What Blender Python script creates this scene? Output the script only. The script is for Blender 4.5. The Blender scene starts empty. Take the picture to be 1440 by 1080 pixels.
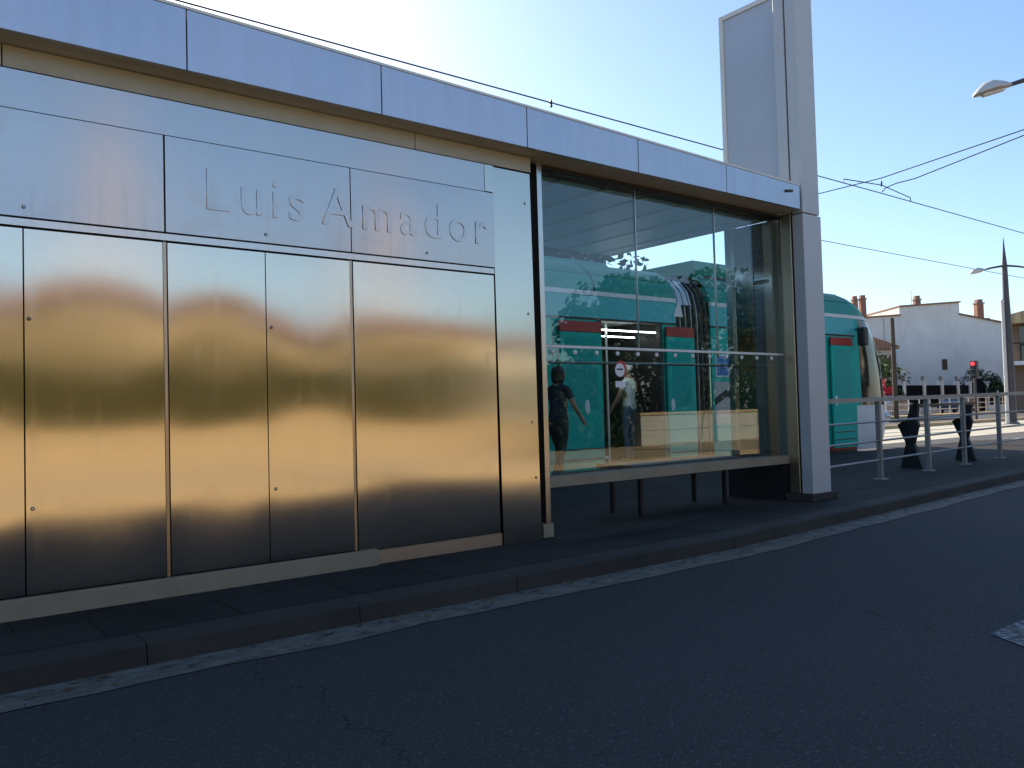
import bpy, bmesh, math, random
from mathutils import Vector, Matrix

# ---------------------------------------------------------------- camera, light, exposure
S = bpy.context.scene
COL = S.collection
R = math.radians
cam_d = bpy.data.cameras.new("camera")
cam_d.lens = 29.53
cam_d.sensor_width = 36.0
cam_d.clip_start = 0.05
cam_d.clip_end = 4000
cam = bpy.data.objects.new("camera", cam_d)
COL.objects.link(cam)
FW = Vector((0.6223701, 0.78202577, 0.03303248))
RT = Vector((0.78272283, -0.62177985, -0.02710725))
UP = Vector((-0.00065963, 0.04272602, 0.99908661))
UP = RT.cross(FW)
cam.matrix_world = Matrix((
    (RT.x, UP.x, -FW.x, 0), (RT.y, UP.y, -FW.y, 0), (RT.z, UP.z, -FW.z, 1.03), (0, 0, 0, 1)))
S.camera = cam

SUN_AZ, SUN_EL = R(80), R(29.5)          # azimuth from +X towards +Y
W = bpy.data.worlds.new("World")
S.world = W
W.use_nodes = True
nt = W.node_tree
for n in list(nt.nodes): nt.nodes.remove(n)
sky = nt.nodes.new("ShaderNodeTexSky")
sky.sky_type = 'NISHITA'
sky.sun_disc = False
sky.sun_elevation = SUN_EL
sky.sun_rotation = R(90) - SUN_AZ
sky.air_density = 1.0
sky.dust_density = 0.7
sky.ozone_density = 3.5
bg = nt.nodes.new("ShaderNodeBackground")
bg.inputs[1].default_value = 0.13
wo = nt.nodes.new("ShaderNodeOutputWorld")
nt.links.new(sky.outputs[0], bg.inputs[0])
nt.links.new(bg.outputs[0], wo.inputs[0])

sl = bpy.data.lights.new("sun", 'SUN')
sl.energy = 4.6
sl.angle = R(0.5)
sl.color = (1.0, 0.87, 0.68)
sun = bpy.data.objects.new("sun", sl)
COL.objects.link(sun)
sd = Vector((math.cos(SUN_AZ) * math.cos(SUN_EL), math.sin(SUN_AZ) * math.cos(SUN_EL), math.sin(SUN_EL)))
sun.rotation_euler = sd.to_track_quat('Z', 'Y').to_euler()
sun.location = (0, 0, 40)

S.view_settings.view_transform = 'Standard'
S.view_settings.look = 'None'
S.view_settings.exposure = 0.75
S.view_settings.gamma = 1.0
S.cycles.max_bounces = 10
S.cycles.transparent_max_bounces = 16
S.cycles.caustics_reflective = False
S.cycles.caustics_refractive = False

# ---------------------------------------------------------------- materials
def _new(name):
    m = bpy.data.materials.new(name); m.use_nodes = True
    t = m.node_tree
    p = t.nodes["Principled BSDF"]
    return m, t, p, t.nodes["Material Output"]

def N(t, kind, **kw):
    n = t.nodes.new(kind)
    for k, v in kw.items(): setattr(n, k, v)
    return n

def coords(t, scale=(1, 1, 1), rot=(0, 0, 0)):
    tc = N(t, "ShaderNodeTexCoord"); mp = N(t, "ShaderNodeMapping")
    mp.inputs["Scale"].default_value = scale
    mp.inputs["Rotation"].default_value = rot
    t.links.new(tc.outputs["Object"], mp.inputs[0])
    return mp.outputs[0]

def noise(t, vec, scale, detail=4, rough=0.55, dist=0.0):
    n = N(t, "ShaderNodeTexNoise")
    n.inputs["Scale"].default_value = scale; n.inputs["Detail"].default_value = detail
    n.inputs["Roughness"].default_value = rough; n.inputs["Distortion"].default_value = dist
    t.links.new(vec, n.inputs["Vector"])
    return n.outputs["Fac"]

def ramp(t, fac, stops):
    r = N(t, "ShaderNodeValToRGB")
    el = r.color_ramp.elements
    while len(el) < len(stops): el.new(0.5)
    for e, (p, c) in zip(el, stops):
        e.position = p; e.color = (*c, 1) if len(c) == 3 else c
    t.links.new(fac, r.inputs[0])
    return r.outputs[0]

def mixc(t, fac, a, b, mode='MIX'):
    m = N(t, "ShaderNodeMix", data_type='RGBA', blend_type=mode)
    for sock, v in ((m.inputs[0], fac), (m.inputs[6], a), (m.inputs[7], b)):
        if hasattr(v, "is_linked") or hasattr(v, "links"): t.links.new(v, sock)
        else: sock.default_value = v if not isinstance(v, tuple) else ((*v, 1) if len(v) == 3 else v)
    return m.outputs[2]

def math_n(t, op, a, b=None, clamp=False):
    m = N(t, "ShaderNodeMath", operation=op, use_clamp=clamp)
    for sock, v in ((m.inputs[0], a), (m.inputs[1], b)):
        if v is None: continue
        if hasattr(v, "links"): t.links.new(v, sock)
        else: sock.default_value = v
    return m.outputs[0]

def bump(t, p, h, strength=0.3, dist=0.02):
    b = N(t, "ShaderNodeBump")
    b.inputs["Strength"].default_value = strength; b.inputs["Distance"].default_value = dist
    t.links.new(h, b.inputs["Height"]); t.links.new(b.outputs[0], p.inputs["Normal"])
    return b

def plain(name, col, rough=0.5, metal=0.0, var=0.12, vscale=3.0, bmp=0.0, bscale=60, spec=0.5, coat=0.0):
    m, t, p, o = _new(name)
    v = coords(t)
    f = noise(t, v, vscale, 6, 0.6)
    a = tuple(max(0, c * (1 - var)) for c in col); b = tuple(min(1, c * (1 + var)) for c in col)
    t.links.new(ramp(t, f, [(0.3, a), (0.7, b)]), p.inputs["Base Color"])
    p.inputs["Metallic"].default_value = metal
    p.inputs["Specular IOR Level"].default_value = spec
    p.inputs["Coat Weight"].default_value = coat
    r2 = noise(t, v, vscale * 2.7, 5, 0.6)
    rr = N(t, "ShaderNodeMapRange")
    rr.inputs[3].default_value = max(0, rough - 0.06); rr.inputs[4].default_value = min(1, rough + 0.06)
    t.links.new(r2, rr.inputs[0]); t.links.new(rr.outputs[0], p.inputs["Roughness"])
    if bmp: bump(t, p, noise(t, v, bscale, 4), bmp, 0.01)
    return m

def steel(name, col, rough, aniso=0.0, rot=0.0, streak=0.05, grain=(2, 2, 90)):
    """brushed stainless: metallic with fine directional grain and faint smears"""
    m, t, p, o = _new(name)
    g = noise(t, coords(t, grain), 3.0, 5, 0.6)
    sm = noise(t, coords(t, (1, 1, 0.6)), 1.7, 5, 0.6)
    a = tuple(c * (1 - streak) for c in col); b = tuple(min(1, c * (1 + streak)) for c in col)
    c = mixc(t, 0.5, ramp(t, g, [(0.3, a), (0.7, b)]), ramp(t, sm, [(0.3, a), (0.75, b)]))
    t.links.new(c, p.inputs["Base Color"])
    p.inputs["Metallic"].default_value = 1.0
    rr = N(t, "ShaderNodeMapRange")
    rr.inputs[3].default_value = rough * 0.8; rr.inputs[4].default_value = rough * 1.2
    t.links.new(sm, rr.inputs[0])
    dr = ramp(t, noise(t, coords(t, (14, 14, 0.5)), 1.6, 4, 0.6), [(0.56, (1, 1, 1)), (0.74, (1.22, 1.22, 1.22))])
    sg = ramp(t, noise(t, coords(t), 6.5, 3, 0.5, 0.8), [(0.58, (1, 1, 1)), (0.72, (1.15, 1.15, 1.15))])
    t.links.new(math_n(t, 'MULTIPLY', math_n(t, 'MULTIPLY', rr.outputs[0], dr), sg), p.inputs["Roughness"])
    if aniso:
        tg = N(t, "ShaderNodeCombineXYZ"); tg.inputs[0].default_value = 1.0     # grain axis along the wall
        t.links.new(tg.outputs[0], p.inputs["Tangent"])
        p.inputs["Anisotropic"].default_value = aniso
        p.inputs["Anisotropic Rotation"].default_value = rot
    return m

def emit(name, col, strength):
    m, t, p, o = _new(name)
    p.inputs["Base Color"].default_value = (*col, 1)
    p.inputs["Emission Color"].default_value = (*col, 1)
    p.inputs["Emission Strength"].default_value = strength
    return m

def glass(name, tint, f0, rough=0.0):
    """clear pane: see-through with a Schlick mirror reflection"""
    m, t, p, o = _new(name)
    t.nodes.remove(p)
    lw = N(t, "ShaderNodeLayerWeight"); lw.inputs[0].default_value = 0.5
    p5 = math_n(t, 'POWER', lw.outputs["Facing"], 5.0)
    fac = math_n(t, 'ADD', math_n(t, 'MULTIPLY', p5, 1 - f0), f0, True)
    tr = N(t, "ShaderNodeBsdfTransparent"); tr.inputs[0].default_value = (*tint, 1)
    gl = N(t, "ShaderNodeBsdfGlossy"); gl.inputs["Roughness"].default_value = rough
    mx = N(t, "ShaderNodeMixShader")
    t.links.new(fac, mx.inputs[0]); t.links.new(tr.outputs[0], mx.inputs[1]); t.links.new(gl.outputs[0], mx.inputs[2])
    t.links.new(mx.outputs[0], o.inputs[0])
    return m

def asphalt(name, base, cracks=True):
    m, t, p, o = _new(name)
    v = coords(t)
    big = noise(t, v, 0.35, 5, 0.6)
    fine = noise(t, v, 130, 3, 0.7)
    mid = noise(t, v, 9, 6, 0.65)
    c = ramp(t, big, [(0.32, tuple(x * 0.65 for x in base)), (0.68, tuple(x * 1.5 for x in base))])
    c = mixc(t, 0.75, c, ramp(t, fine, [(0.35, tuple(x * 0.4 for x in base)), (0.72, tuple(x * 2.2 for x in base))]))
    c = mixc(t, math_n(t, 'MULTIPLY', math_n(t, 'GREATER_THAN', mid, 0.62), 0.35), c, tuple(x * 0.55 for x in base))
    h = fine
    if cracks:
        # thin wandering cracks that run across the carriageway
        sx = N(t, "ShaderNodeSeparateXYZ"); t.links.new(v, sx.inputs[0])
        wa = math_n(t, 'MULTIPLY', math_n(t, 'SUBTRACT', noise(t, coords(t, (0.05, 1, 1)), 1.3, 9, 0.62), 0.5), 0.9)
        wd = math_n(t, 'MULTIPLY', noise(t, v, 6, 3), 0.022)
        for xc, y0, y1 in ((1.33, 1.6, 3.52), (3.86, -0.4, 2.2), (9.4, 0.6, 3.6), (-3.1, -1, 3.4)):
            dx = math_n(t, 'ABSOLUTE', math_n(t, 'SUBTRACT', math_n(t, 'SUBTRACT', sx.outputs[0], xc), wa))
            hit = math_n(t, 'MULTIPLY', math_n(t, 'LESS_THAN', dx, math_n(t, 'SUBTRACT', wd, 0.006)),
                         math_n(t, 'MULTIPLY', math_n(t, 'GREATER_THAN', sx.outputs[1], y0), math_n(t, 'LESS_THAN', sx.outputs[1], y1)))
            c = mixc(t, math_n(t, 'MULTIPLY', hit, 0.75), c, tuple(x * 0.25 for x in base))
        sp = math_n(t, 'GREATER_THAN', noise(t, v, 55, 2), 0.63)
        c = mixc(t, math_n(t, 'MULTIPLY', sp, 0.75), c, tuple(x * 2.6 for x in base))
    t.links.new(c, p.inputs["Base Color"])
    p.inputs["Roughness"].default_value = 0.9
    p.inputs["Specular IOR Level"].default_value = 0.35
    bump(t, p, h, 0.5, 0.006)
    return m

def leaves(name, c1, c2, trans=0.35):
    m, t, p, o = _new(name)
    oi = N(t, "ShaderNodeNewGeometry")
    f = oi.outputs["Random Per Island"]
    c = ramp(t, f, [(0.0, c1), (1.0, c2)])
    t.links.new(c, p.inputs["Base Color"])
    p.inputs["Roughness"].default_value = 0.55
    tl = N(t, "ShaderNodeBsdfTranslucent"); t.links.new(c, tl.inputs[0])
    mx = N(t, "ShaderNodeMixShader"); mx.inputs[0].default_value = trans
    t.links.new(p.outputs[0], mx.inputs[1]); t.links.new(tl.outputs[0], mx.inputs[2]); t.links.new(mx.outputs[0], o.inputs[0])
    return m

def stucco(name, col, stain=0.35):
    m, t, p, o = _new(name)
    v = coords(t)
    big = noise(t, v, 0.5, 6, 0.65)
    run = noise(t, coords(t, (3, 3, 0.35)), 1.0, 5, 0.6)
    c = ramp(t, big, [(0.3, tuple(x * 0.88 for x in col)), (0.7, tuple(min(1, x * 1.05) for x in col))])
    c = mixc(t, math_n(t, 'MULTIPLY', ramp(t, run, [(0.55, (0, 0, 0)), (0.8, (1, 1, 1))]), stain), c, tuple(x * 0.6 for x in col))
    t.links.new(c, p.inputs["Base Color"])
    p.inputs["Roughness"].default_value = 0.9
    bump(t, p, noise(t, v, 40, 4), 0.15, 0.01)
    return m

def tiles_mat(name, col):
    m, t, p, o = _new(name)
    v = coords(t)
    w = N(t, "ShaderNodeTexWave", bands_direction='X'); w.inputs["Scale"].default_value = 1.6; w.inputs["Distortion"].default_value = 0.4
    t.links.new(v, w.inputs["Vector"])
    c = ramp(t, noise(t, v, 3, 5), [(0.3, tuple(x * 0.7 for x in col)), (0.7, tuple(x * 1.25 for x in col))])
    t.links.new(mixc(t, 0.5, c, ramp(t, w.outputs["Fac"], [(0.1, tuple(x * 0.45 for x in col)), (0.6, col)])), p.inputs["Base Color"])
    p.inputs["Roughness"].default_value = 0.85
    bump(t, p, w.outputs["Fac"], 0.6, 0.05)
    return m

def brick_mat(name, col):
    m, t, p, o = _new(name)
    b = N(t, "ShaderNodeTexBrick"); b.inputs["Scale"].default_value = 4.0
    b.inputs["Color1"].default_value = (*col, 1); b.inputs["Color2"].default_value = (*(x * 0.7 for x in col), 1)
    b.inputs["Mortar"].default_value = (0.35, 0.3, 0.26, 1)
    t.links.new(coords(t, (1, 1, 1), (R(90), 0, 0)), b.inputs["Vector"])
    t.links.new(b.outputs[0], p.inputs["Base Color"]); p.inputs["Roughness"].default_value = 0.9
    return m

M = {}
M['panel'] = steel('brushed_steel_panel', (0.60, 0.55, 0.46), 0.145, 0.85, 0.0, 0.07)
M['steel'] = steel('brushed_steel', (0.55, 0.52, 0.48), 0.22)
M['steel_dull'] = steel('dull_steel', (0.42, 0.37, 0.31), 0.42)
M['name'] = steel('name_panel_steel', (0.50, 0.48, 0.46), 0.20, 0.7, 0.25, 0.06)
M['letter'] = steel('letter_steel', (0.50, 0.48, 0.46), 0.22, 0.7, 0.25, 0.06)
M['fascia'] = steel('satin_fascia', (0.51, 0.53, 0.585), 0.36, streak=0.08, grain=(5, 5, 0.6))
M['pylon'] = plain('satin_pylon', (0.50, 0.52, 0.54), 0.45, 0.15, 0.04, 1.5)
M['fin'] = plain('fin_blue_grey', (0.46, 0.51, 0.58), 0.5, 0.2, 0.05, 1.2)
M['dark'] = plain('dark_gap', (0.015, 0.015, 0.017), 0.6)
M['dark_steel'] = steel('dark_mirror_steel', (0.26, 0.26, 0.26), 0.10)
M['bronze'] = steel('bronze_steel', (0.50, 0.41, 0.31), 0.30)
M['soffit'] = plain('soffit', (0.68, 0.64, 0.54), 0.5, 0.0)
M['trim_yellow'] = plain('soffit_trim', (0.42, 0.40, 0.32), 0.6, 0.0, 0.1)
M['ceiling'] = plain('ceiling', (0.54, 0.82, 0.92), 0.35, 0.0, 0.1, 0.8)
M['white_metal'] = plain('white_metal', (0.72, 0.72, 0.68), 0.4, 0.0, 0.06)
M['white'] = plain('white_paint', (0.76, 0.76, 0.76), 0.45, 0.0, 0.05)
M['black'] = plain('black_plastic', (0.018, 0.018, 0.02), 0.4)
M['rubber'] = plain('bellows_rubber', (0.02, 0.018, 0.022), 0.5)
M['rib'] = plain('bellows_rib', (0.16, 0.16, 0.17), 0.45)
M['black_metal'] = plain('black_metal', (0.02, 0.022, 0.026), 0.45, 0.3)
M['rail'] = plain('rail_steel', (0.30, 0.30, 0.29), 0.45, 0.4, 0.1)
M['concrete'] = plain('concrete', (0.24, 0.225, 0.20), 0.85, 0, 0.25, 2.0, 0.25, 50)
M['kick'] = plain('concrete_kick', (0.30, 0.24, 0.16), 0.75, 0, 0.12, 4.0, 0.1, 60)
M['kerb'] = plain('kerb_stone', (0.040, 0.036, 0.030), 0.9, 0, 0.3, 2.5, 0.25, 40)
M['platform'] = plain('platform_paving', (0.036, 0.033, 0.029), 0.85, 0, 0.3, 1.4, 0.2, 60)
M['glass'] = glass('clear_pane', (0.90, 0.97, 0.97), 0.070)
M['car_glass'] = plain('dark_car_glass', (0.02, 0.025, 0.03), 0.06, 0, 0.0, spec=0.8)
M['asphalt'] = asphalt('asphalt', (0.043, 0.043, 0.043))
M['asphalt2'] = asphalt('far_asphalt', (0.09, 0.088, 0.085), False)

# ---------------------------------------------------------------- mesh helpers
ORI = {}

class MB:
    def __init__(s): s.v = []; s.f = []; s.mi = []; s.cur = 0
    def add(s, vs, fs):
        n = len(s.v); s.v += [tuple(v) for v in vs]
        s.f += [tuple(n + i for i in f) for f in fs]; s.mi += [s.cur] * len(fs)
        return s
    def box(s, x0, x1, y0, y1, z0, z1, bev=0.0):
        if bev <= 0:
            return s.add([(x0, y0, z0), (x1, y0, z0), (x1, y1, z0), (x0, y1, z0), (x0, y0, z1), (x1, y0, z1), (x1, y1, z1), (x0, y1, z1)],
                         [(0, 3, 2, 1), (4, 5, 6, 7), (0, 1, 5, 4), (1, 2, 6, 5), (2, 3, 7, 6), (3, 0, 4, 7)])
        bm = bmesh.new()
        bmesh.ops.create_cube(bm, size=1, matrix=Matrix.Translation(((x0 + x1) / 2, (y0 + y1) / 2, (z0 + z1) / 2)) @ Matrix.Diagonal((x1 - x0, y1 - y0, z1 - z0, 1)))
        bmesh.ops.bevel(bm, geom=bm.edges[:], offset=bev, segments=2, affect='EDGES', profile=0.5)
        return s.from_bm(bm)
    def from_bm(s, bm, mat=None):
        bm.verts.index_update()
        s.add([(mat @ v.co if mat else v.co) for v in bm.verts], [tuple(v.index for v in f.verts) for f in bm.faces])
        bm.free(); return s
    def tube(s, pts, rad, seg=8, cap=True):
        pts = [Vector(p) for p in pts]
        rads = rad if isinstance(rad, (list, tuple)) else [rad] * len(pts)
        vs, fs = [], []
        prev = None
        for i, p in enumerate(pts):
            d = (pts[min(i + 1, len(pts) - 1)] - pts[max(i - 1, 0)]).normalized()
            if prev is None:
                u = d.orthogonal().normalized()
            else:
                u = (prev - d * prev.dot(d))
                u = u.normalized() if u.length > 1e-6 else d.orthogonal().normalized()
            prev = u
            w = d.cross(u)
            for k in range(seg):
                a = 2 * math.pi * k / seg
                vs.append(p + (u * math.cos(a) + w * math.sin(a)) * rads[i])
        for i in range(len(pts) - 1):
            for k in range(seg):
                a, b = i * seg + k, i * seg + (k + 1) % seg
                fs.append((a, b, b + seg, a + seg))
        if cap:
            fs.append(tuple(range(seg - 1, -1, -1))); n = (len(pts) - 1) * seg
            fs.append(tuple(range(n, n + seg)))
        return s.add(vs, fs)
    def lathe(s, c, prof, seg=16, axis='Z'):
        vs, fs = [], []
        for (r, h) in prof:
            for k in range(seg):
                a = 2 * math.pi * k / seg
                q = (r * math.cos(a), r * math.sin(a), h)
                if axis == 'Y': q = (q[0], q[2], q[1])
                if axis == 'X': q = (q[2], q[0], q[1])
                vs.append((c[0] + q[0], c[1] + q[1], c[2] + q[2]))
        for i in range(len(prof) - 1):
            for k in range(seg):
                a, b = i * seg + k, i * seg + (k + 1) % seg
                fs.append((a, b, b + seg, a + seg))
        fs.append(tuple(range(seg - 1, -1, -1))); n = (len(prof) - 1) * seg; fs.append(tuple(range(n, n + seg)))
        return s.add(vs, fs)
    def prism(s, poly, a0, a1, axis='Y'):
        """poly: 2-D outline; extruded along axis from a0 to a1"""
        def P(u, w, a): return {'Y': (u, a, w), 'X': (a, u, w), 'Z': (u, w, a)}[axis]
        n = len(poly)
        vs = [P(u, w, a0) for u, w in poly] + [P(u, w, a1) for u, w in poly]
        fs = [tuple(range(n)), tuple(range(2 * n - 1, n - 1, -1))] + [(i, i + n, (i + 1) % n + n, (i + 1) % n) for i in range(n)]
        return s.add(vs, fs)
    def grid(s, fn, nu, nv):
        vs = [fn(i / nu, j / nv) for j in range(nv + 1) for i in range(nu + 1)]
        fs = [(j * (nu + 1) + i, j * (nu + 1) + i + 1, (j + 1) * (nu + 1) + i + 1, (j + 1) * (nu + 1) + i) for j in range(nv) for i in range(nu)]
        return s.add(vs, fs)
    def xform(s, mat, start=0):
        s.v[start:] = [tuple(mat @ Vector(v)) for v in s.v[start:]]; return s
    def build(s, name, mats, parent=None, smooth=None, fix=True):
        me = bpy.data.meshes.new(name)
        o0 = ORI.get(parent.name, Vector((0, 0, 0))) if parent else Vector((0, 0, 0))
        me.from_pydata([tuple(Vector(v) - o0) for v in s.v], [], s.f)
        mats = mats if isinstance(mats, (list, tuple)) else [mats]
        for m in mats: me.materials.append(m)
        if len(mats) > 1: me.polygons.foreach_set("material_index", s.mi)
        if fix:
            bm = bmesh.new(); bm.from_mesh(me)
            bmesh.ops.recalc_face_normals(bm, faces=bm.faces); bm.to_mesh(me); bm.free()
        if smooth is not None:
            me.polygons.foreach_set("use_smooth", [True] * len(me.polygons))
            me.set_sharp_from_angle(angle=R(smooth))
        me.update()
        o = bpy.data.objects.new(name, me); COL.objects.link(o)
        if parent:
            o.parent = parent
            ORI[o.name] = o0
        return o

def thing(name, label, cat, loc=(0, 0, 0), group=None):
    o = bpy.data.objects.new(name, None); COL.objects.link(o)
    o.empty_display_size = 0.2
    o.location = loc; ORI[o.name] = Vector(loc)
    o['label'] = label; o['category'] = cat
    if group: o['group'] = group
    return o

def tag(o, label, cat, group=None):
    o['label'] = label; o['category'] = cat
    if group: o['group'] = group
    return o

def struct(name, mb, m, **kw):
    o = mb.build(name, m, **kw); o['kind'] = 'structure'; return o

def copy_tree(o, parent=None):
    c = o.copy(); COL.objects.link(c)
    if parent: c.parent = parent
    for ch in list(o.children): copy_tree(ch, c)
    return c

def text_mesh(name, body, size, depth, mat, parent, mw, bev=0.0, align='LEFT', spacing=1.0):
    cu = bpy.data.curves.new(name, 'FONT'); cu.body = body; cu.size = size; cu.extrude = depth
    cu.bevel_depth = bev; cu.align_x = align; cu.space_character = spacing; cu.resolution_u = 5
    tmp = bpy.data.objects.new(name + "_tmp", cu); COL.objects.link(tmp)
    dg = bpy.context.evaluated_depsgraph_get()
    me = bpy.data.meshes.new_from_object(tmp.evaluated_get(dg))
    bpy.data.objects.remove(tmp); bpy.data.curves.remove(cu)
    o0 = ORI.get(parent.name, Vector((0, 0, 0)))
    me.transform(Matrix.Translation(-o0) @ mw)
    me.materials.clear(); me.materials.append(mat)
    o = bpy.data.objects.new(name, me); COL.objects.link(o); o.parent = parent; ORI[o.name] = o0
    return o

# matrices that stand a text up: facing -Y (towards the street), facing -X
FACE_Y = lambda x, y, z, sx=1.0: Matrix(((sx, 0, 0, x), (0, 0, -1, y), (0, 1, 0, z), (0, 0, 0, 1)))
FACE_X = lambda x, y, z, sx=1.0: Matrix(((0, 0, -1, x), (-sx, 0, 0, y), (0, 1, 0, z), (0, 0, 0, 1)))

# ---------------------------------------------------------------- ground, road, platform
def kerb_y(x):
    if x <= 5: return 3.76
    if x <= 20: return 3.76 + (x - 5) * 0.083
    return 5.005
KX = [-60, -30, -15, -8, -4, 0, 5, 8, 12, 16, 20, 30, 60, 120]

def strip(x_list, y0f, y1f, z0f, z1f=None):
    mb = MB(); vs = []
    for x in x_list:
        vs += [(x, y0f(x), z0f), (x, y1f(x), z0f if z1f is None else z1f)]
    fs = [(2 * i, 2 * i + 2, 2 * i + 3, 2 * i + 1) for i in range(len(x_list) - 1)]
    return mb.add(vs, fs)

M['dirt'] = plain('dusty_ground', (0.42, 0.32, 0.21), 0.95, 0, 0.25, 0.6, 0.3, 20)
M['sand'] = plain('pale_paving', (0.58, 0.42, 0.23), 0.9, 0, 0.15, 0.8, 0.2, 30)
M['track'] = plain('track_concrete', (0.56, 0.51, 0.40), 0.85, 0, 0.18, 0.9, 0.15, 40)
mg, tg_, pg, og = _new('gutter_concrete')
vg = coords(tg_)
cg = ramp(tg_, noise(tg_, vg, 7, 6, 0.7), [(0.34, (0.08, 0.074, 0.064)), (0.50, (0.16, 0.148, 0.125)), (0.75, (0.30, 0.28, 0.24))])
cg = mixc(tg_, 0.4, cg, ramp(tg_, noise(tg_, coords(tg_, (2.2, 9, 1)), 3, 4, 0.6), [(0.42, (0.08, 0.073, 0.062)), (0.62, (0.20, 0.187, 0.158))]))
tg_.links.new(cg, pg.inputs["Base Color"]); pg.inputs["Roughness"].default_value = 0.9
bump(tg_, pg, noise(tg_, vg, 30, 5), 0.5, 0.02)
M['gutter'] = mg
mw_, tw_, pw_, ow_ = _new('worn_road_paint')
vw = coords(tw_)
cw = ramp(tw_, noise(tw_, vw, 26, 6, 0.75), [(0.46, (0.045, 0.045, 0.045)), (0.62, (0.30, 0.31, 0.32))])
tw_.links.new(cw, pw_.inputs["Base Color"]); pw_.inputs["Roughness"].default_value = 0.75
M['paint'] = mw_

t_ = M['platform'].node_tree; p_ = t_.nodes["Principled BSDF"]; src = p_.inputs["Base Color"].links[0].from_socket
bt = N(t_, "ShaderNodeTexBrick"); bt.inputs["Scale"].default_value = 1.0; bt.inputs["Brick Width"].default_value = 0.6; bt.inputs["Row Height"].default_value = 0.4; bt.inputs["Mortar Size"].default_value = 0.008
bt.inputs["Color1"].default_value = (1, 1, 1, 1); bt.inputs["Color2"].default_value = (0.72, 0.72, 0.72, 1); bt.inputs["Mortar"].default_value = (0.25, 0.25, 0.25, 1)
t_.links.new(coords(t_), bt.inputs["Vector"]); t_.links.new(mixc(t_, 1.0, src, bt.outputs[0], 'MULTIPLY'), p_.inputs["Base Color"])
p_.inputs["Specular IOR Level"].default_value = 0.25
g = MB(); g.add([(-1500, -1500, -0.03), (2500, -1500, -0.03), (2500, 2500, -0.03), (-1500, 2500, -0.03)], [(0, 1, 2, 3)])
struct('ground', g, M['dirt'])
struct('road', strip(KX, lambda x: -1.26, lambda x: kerb_y(x) + 0.004, 0.0), M['asphalt'])
gm = MB(); vs = []
xs = [-30 + 0.25 * i for i in range(int(90 / 0.25))]
rng = random.Random(3)
wob = 0
for x in xs:
    wob = 0.8 * wob + rng.uniform(-0.012, 0.012)
    vs += [(x, kerb_y(x) - 0.22 + wob * 2.2, 0.004), (x, kerb_y(x) + 0.005, 0.006)]
gm.add(vs, [(2 * i, 2 * i + 2, 2 * i + 3, 2 * i + 1) for i in range(len(xs) - 1)])
struct('gutter', gm, M['gutter'])
# kerb stones with joints
km = MB()
x = -30.0
while x < 60:
    x1 = x + 0.995
    vs = []
    for xx in (x, x1):
        y = kerb_y(xx)
        vs += [(xx, y, -0.02), (xx, y + 0.012, 0.088), (xx, y + 0.03, 0.10), (xx, y + 0.20, 0.10), (xx, y + 0.20, -0.02)]
    km.add(vs, [(0, 5, 6, 1), (1, 6, 7, 2), (2, 7, 8, 3), (3, 8, 9, 4), (0, 1, 2, 3, 4), (9, 8, 7, 6, 5)])
    x += 1.0
struct('kerb', km, M['kerb'])
pm = MB(); vs = []
PX = [x for x in KX if x <= 20 and x >= -30]
for x in PX: vs += [(x, kerb_y(x) + 0.2, 0.098), (x, 8.42, 0.098)]
pm.add(vs, [(2 * i, 2 * i + 2, 2 * i + 3, 2 * i + 1) for i in range(len(PX) - 1)])
n = len(vs); pm.add([(20, 5.2, 0.098), (20, 8.42, 0.098), (24, 8.42, 0.0), (24, 5.2, 0.0)], [(0, 3, 2, 1)])
pm.add([(-30, 8.42, 0.098), (20, 8.42, 0.098), (20, 8.42, -0.1), (-30, 8.42, -0.1)], [(0, 1, 2, 3)])
struct('platform', pm, M['platform'])
tm = MB(); tm.add([(-60, 8.44, -0.012), (90, 8.44, -0.012), (90, 16.0, -0.012), (-60, 16.0, -0.012)], [(0, 1, 2, 3)])
ti = MB(); ti.add([(-60, 9.06, -0.008), (90, 9.06, -0.008), (90, 10.37, -0.008), (-60, 10.37, -0.008)], [(0, 1, 2, 3)])
struct('track_infill', ti, M['asphalt2'])
struct('track_bed', tm, M['track'])
rm = MB()
for y in (9.0, 10.43, 12.6, 14.03): rm.box(-60, 90, y - 0.035, y + 0.035, -0.02, 0.0)
struct('rails', rm, M['steel_dull'])
# far carriageway beyond the tracks, with its kerbs
fr = MB(); fr.add([(20, 16.4, -0.008), (160, 16.4, -0.008), (160, 25.2, -0.008), (20, 25.2, -0.008)], [(0, 1, 2, 3)])
struct('far_road', fr, M['asphalt2'])
fk = MB(); fk.box(20, 160, 16.1, 16.4, -0.02, 0.12); fk.box(20, 160, 25.2, 26.6, -0.02, 0.12)
struct('far_kerb', fk, M['sand'])
r = random.Random(15); lv = []; lf = []
for _ in range(420):
    x = r.uniform(-2, 16) ; y = kerb_y(x) - abs(r.gauss(0, 0.10)) - 0.01
    a = r.uniform(0, 6.28); s_ = r.uniform(0.008, 0.028); i = len(lv); z = 0.010
    ca, sa = math.cos(a) * s_, math.sin(a) * s_
    lv += [(x - ca, y - sa, z), (x - sa * .45, y + ca * .45, z + r.uniform(0, .008)), (x + ca, y + sa, z + r.uniform(0, .006)), (x + sa * .45, y - ca * .45, z)]
    lf.append((i, i + 1, i + 2, i + 3))
M['litter'] = leaves('dry_leaf', (0.05, 0.035, 0.015), (0.26, 0.18, 0.09), 0.1)
lo = MB().add(lv, lf).build('leaf_litter', M['litter'], fix=False); lo['kind'] = 'stuff'
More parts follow.
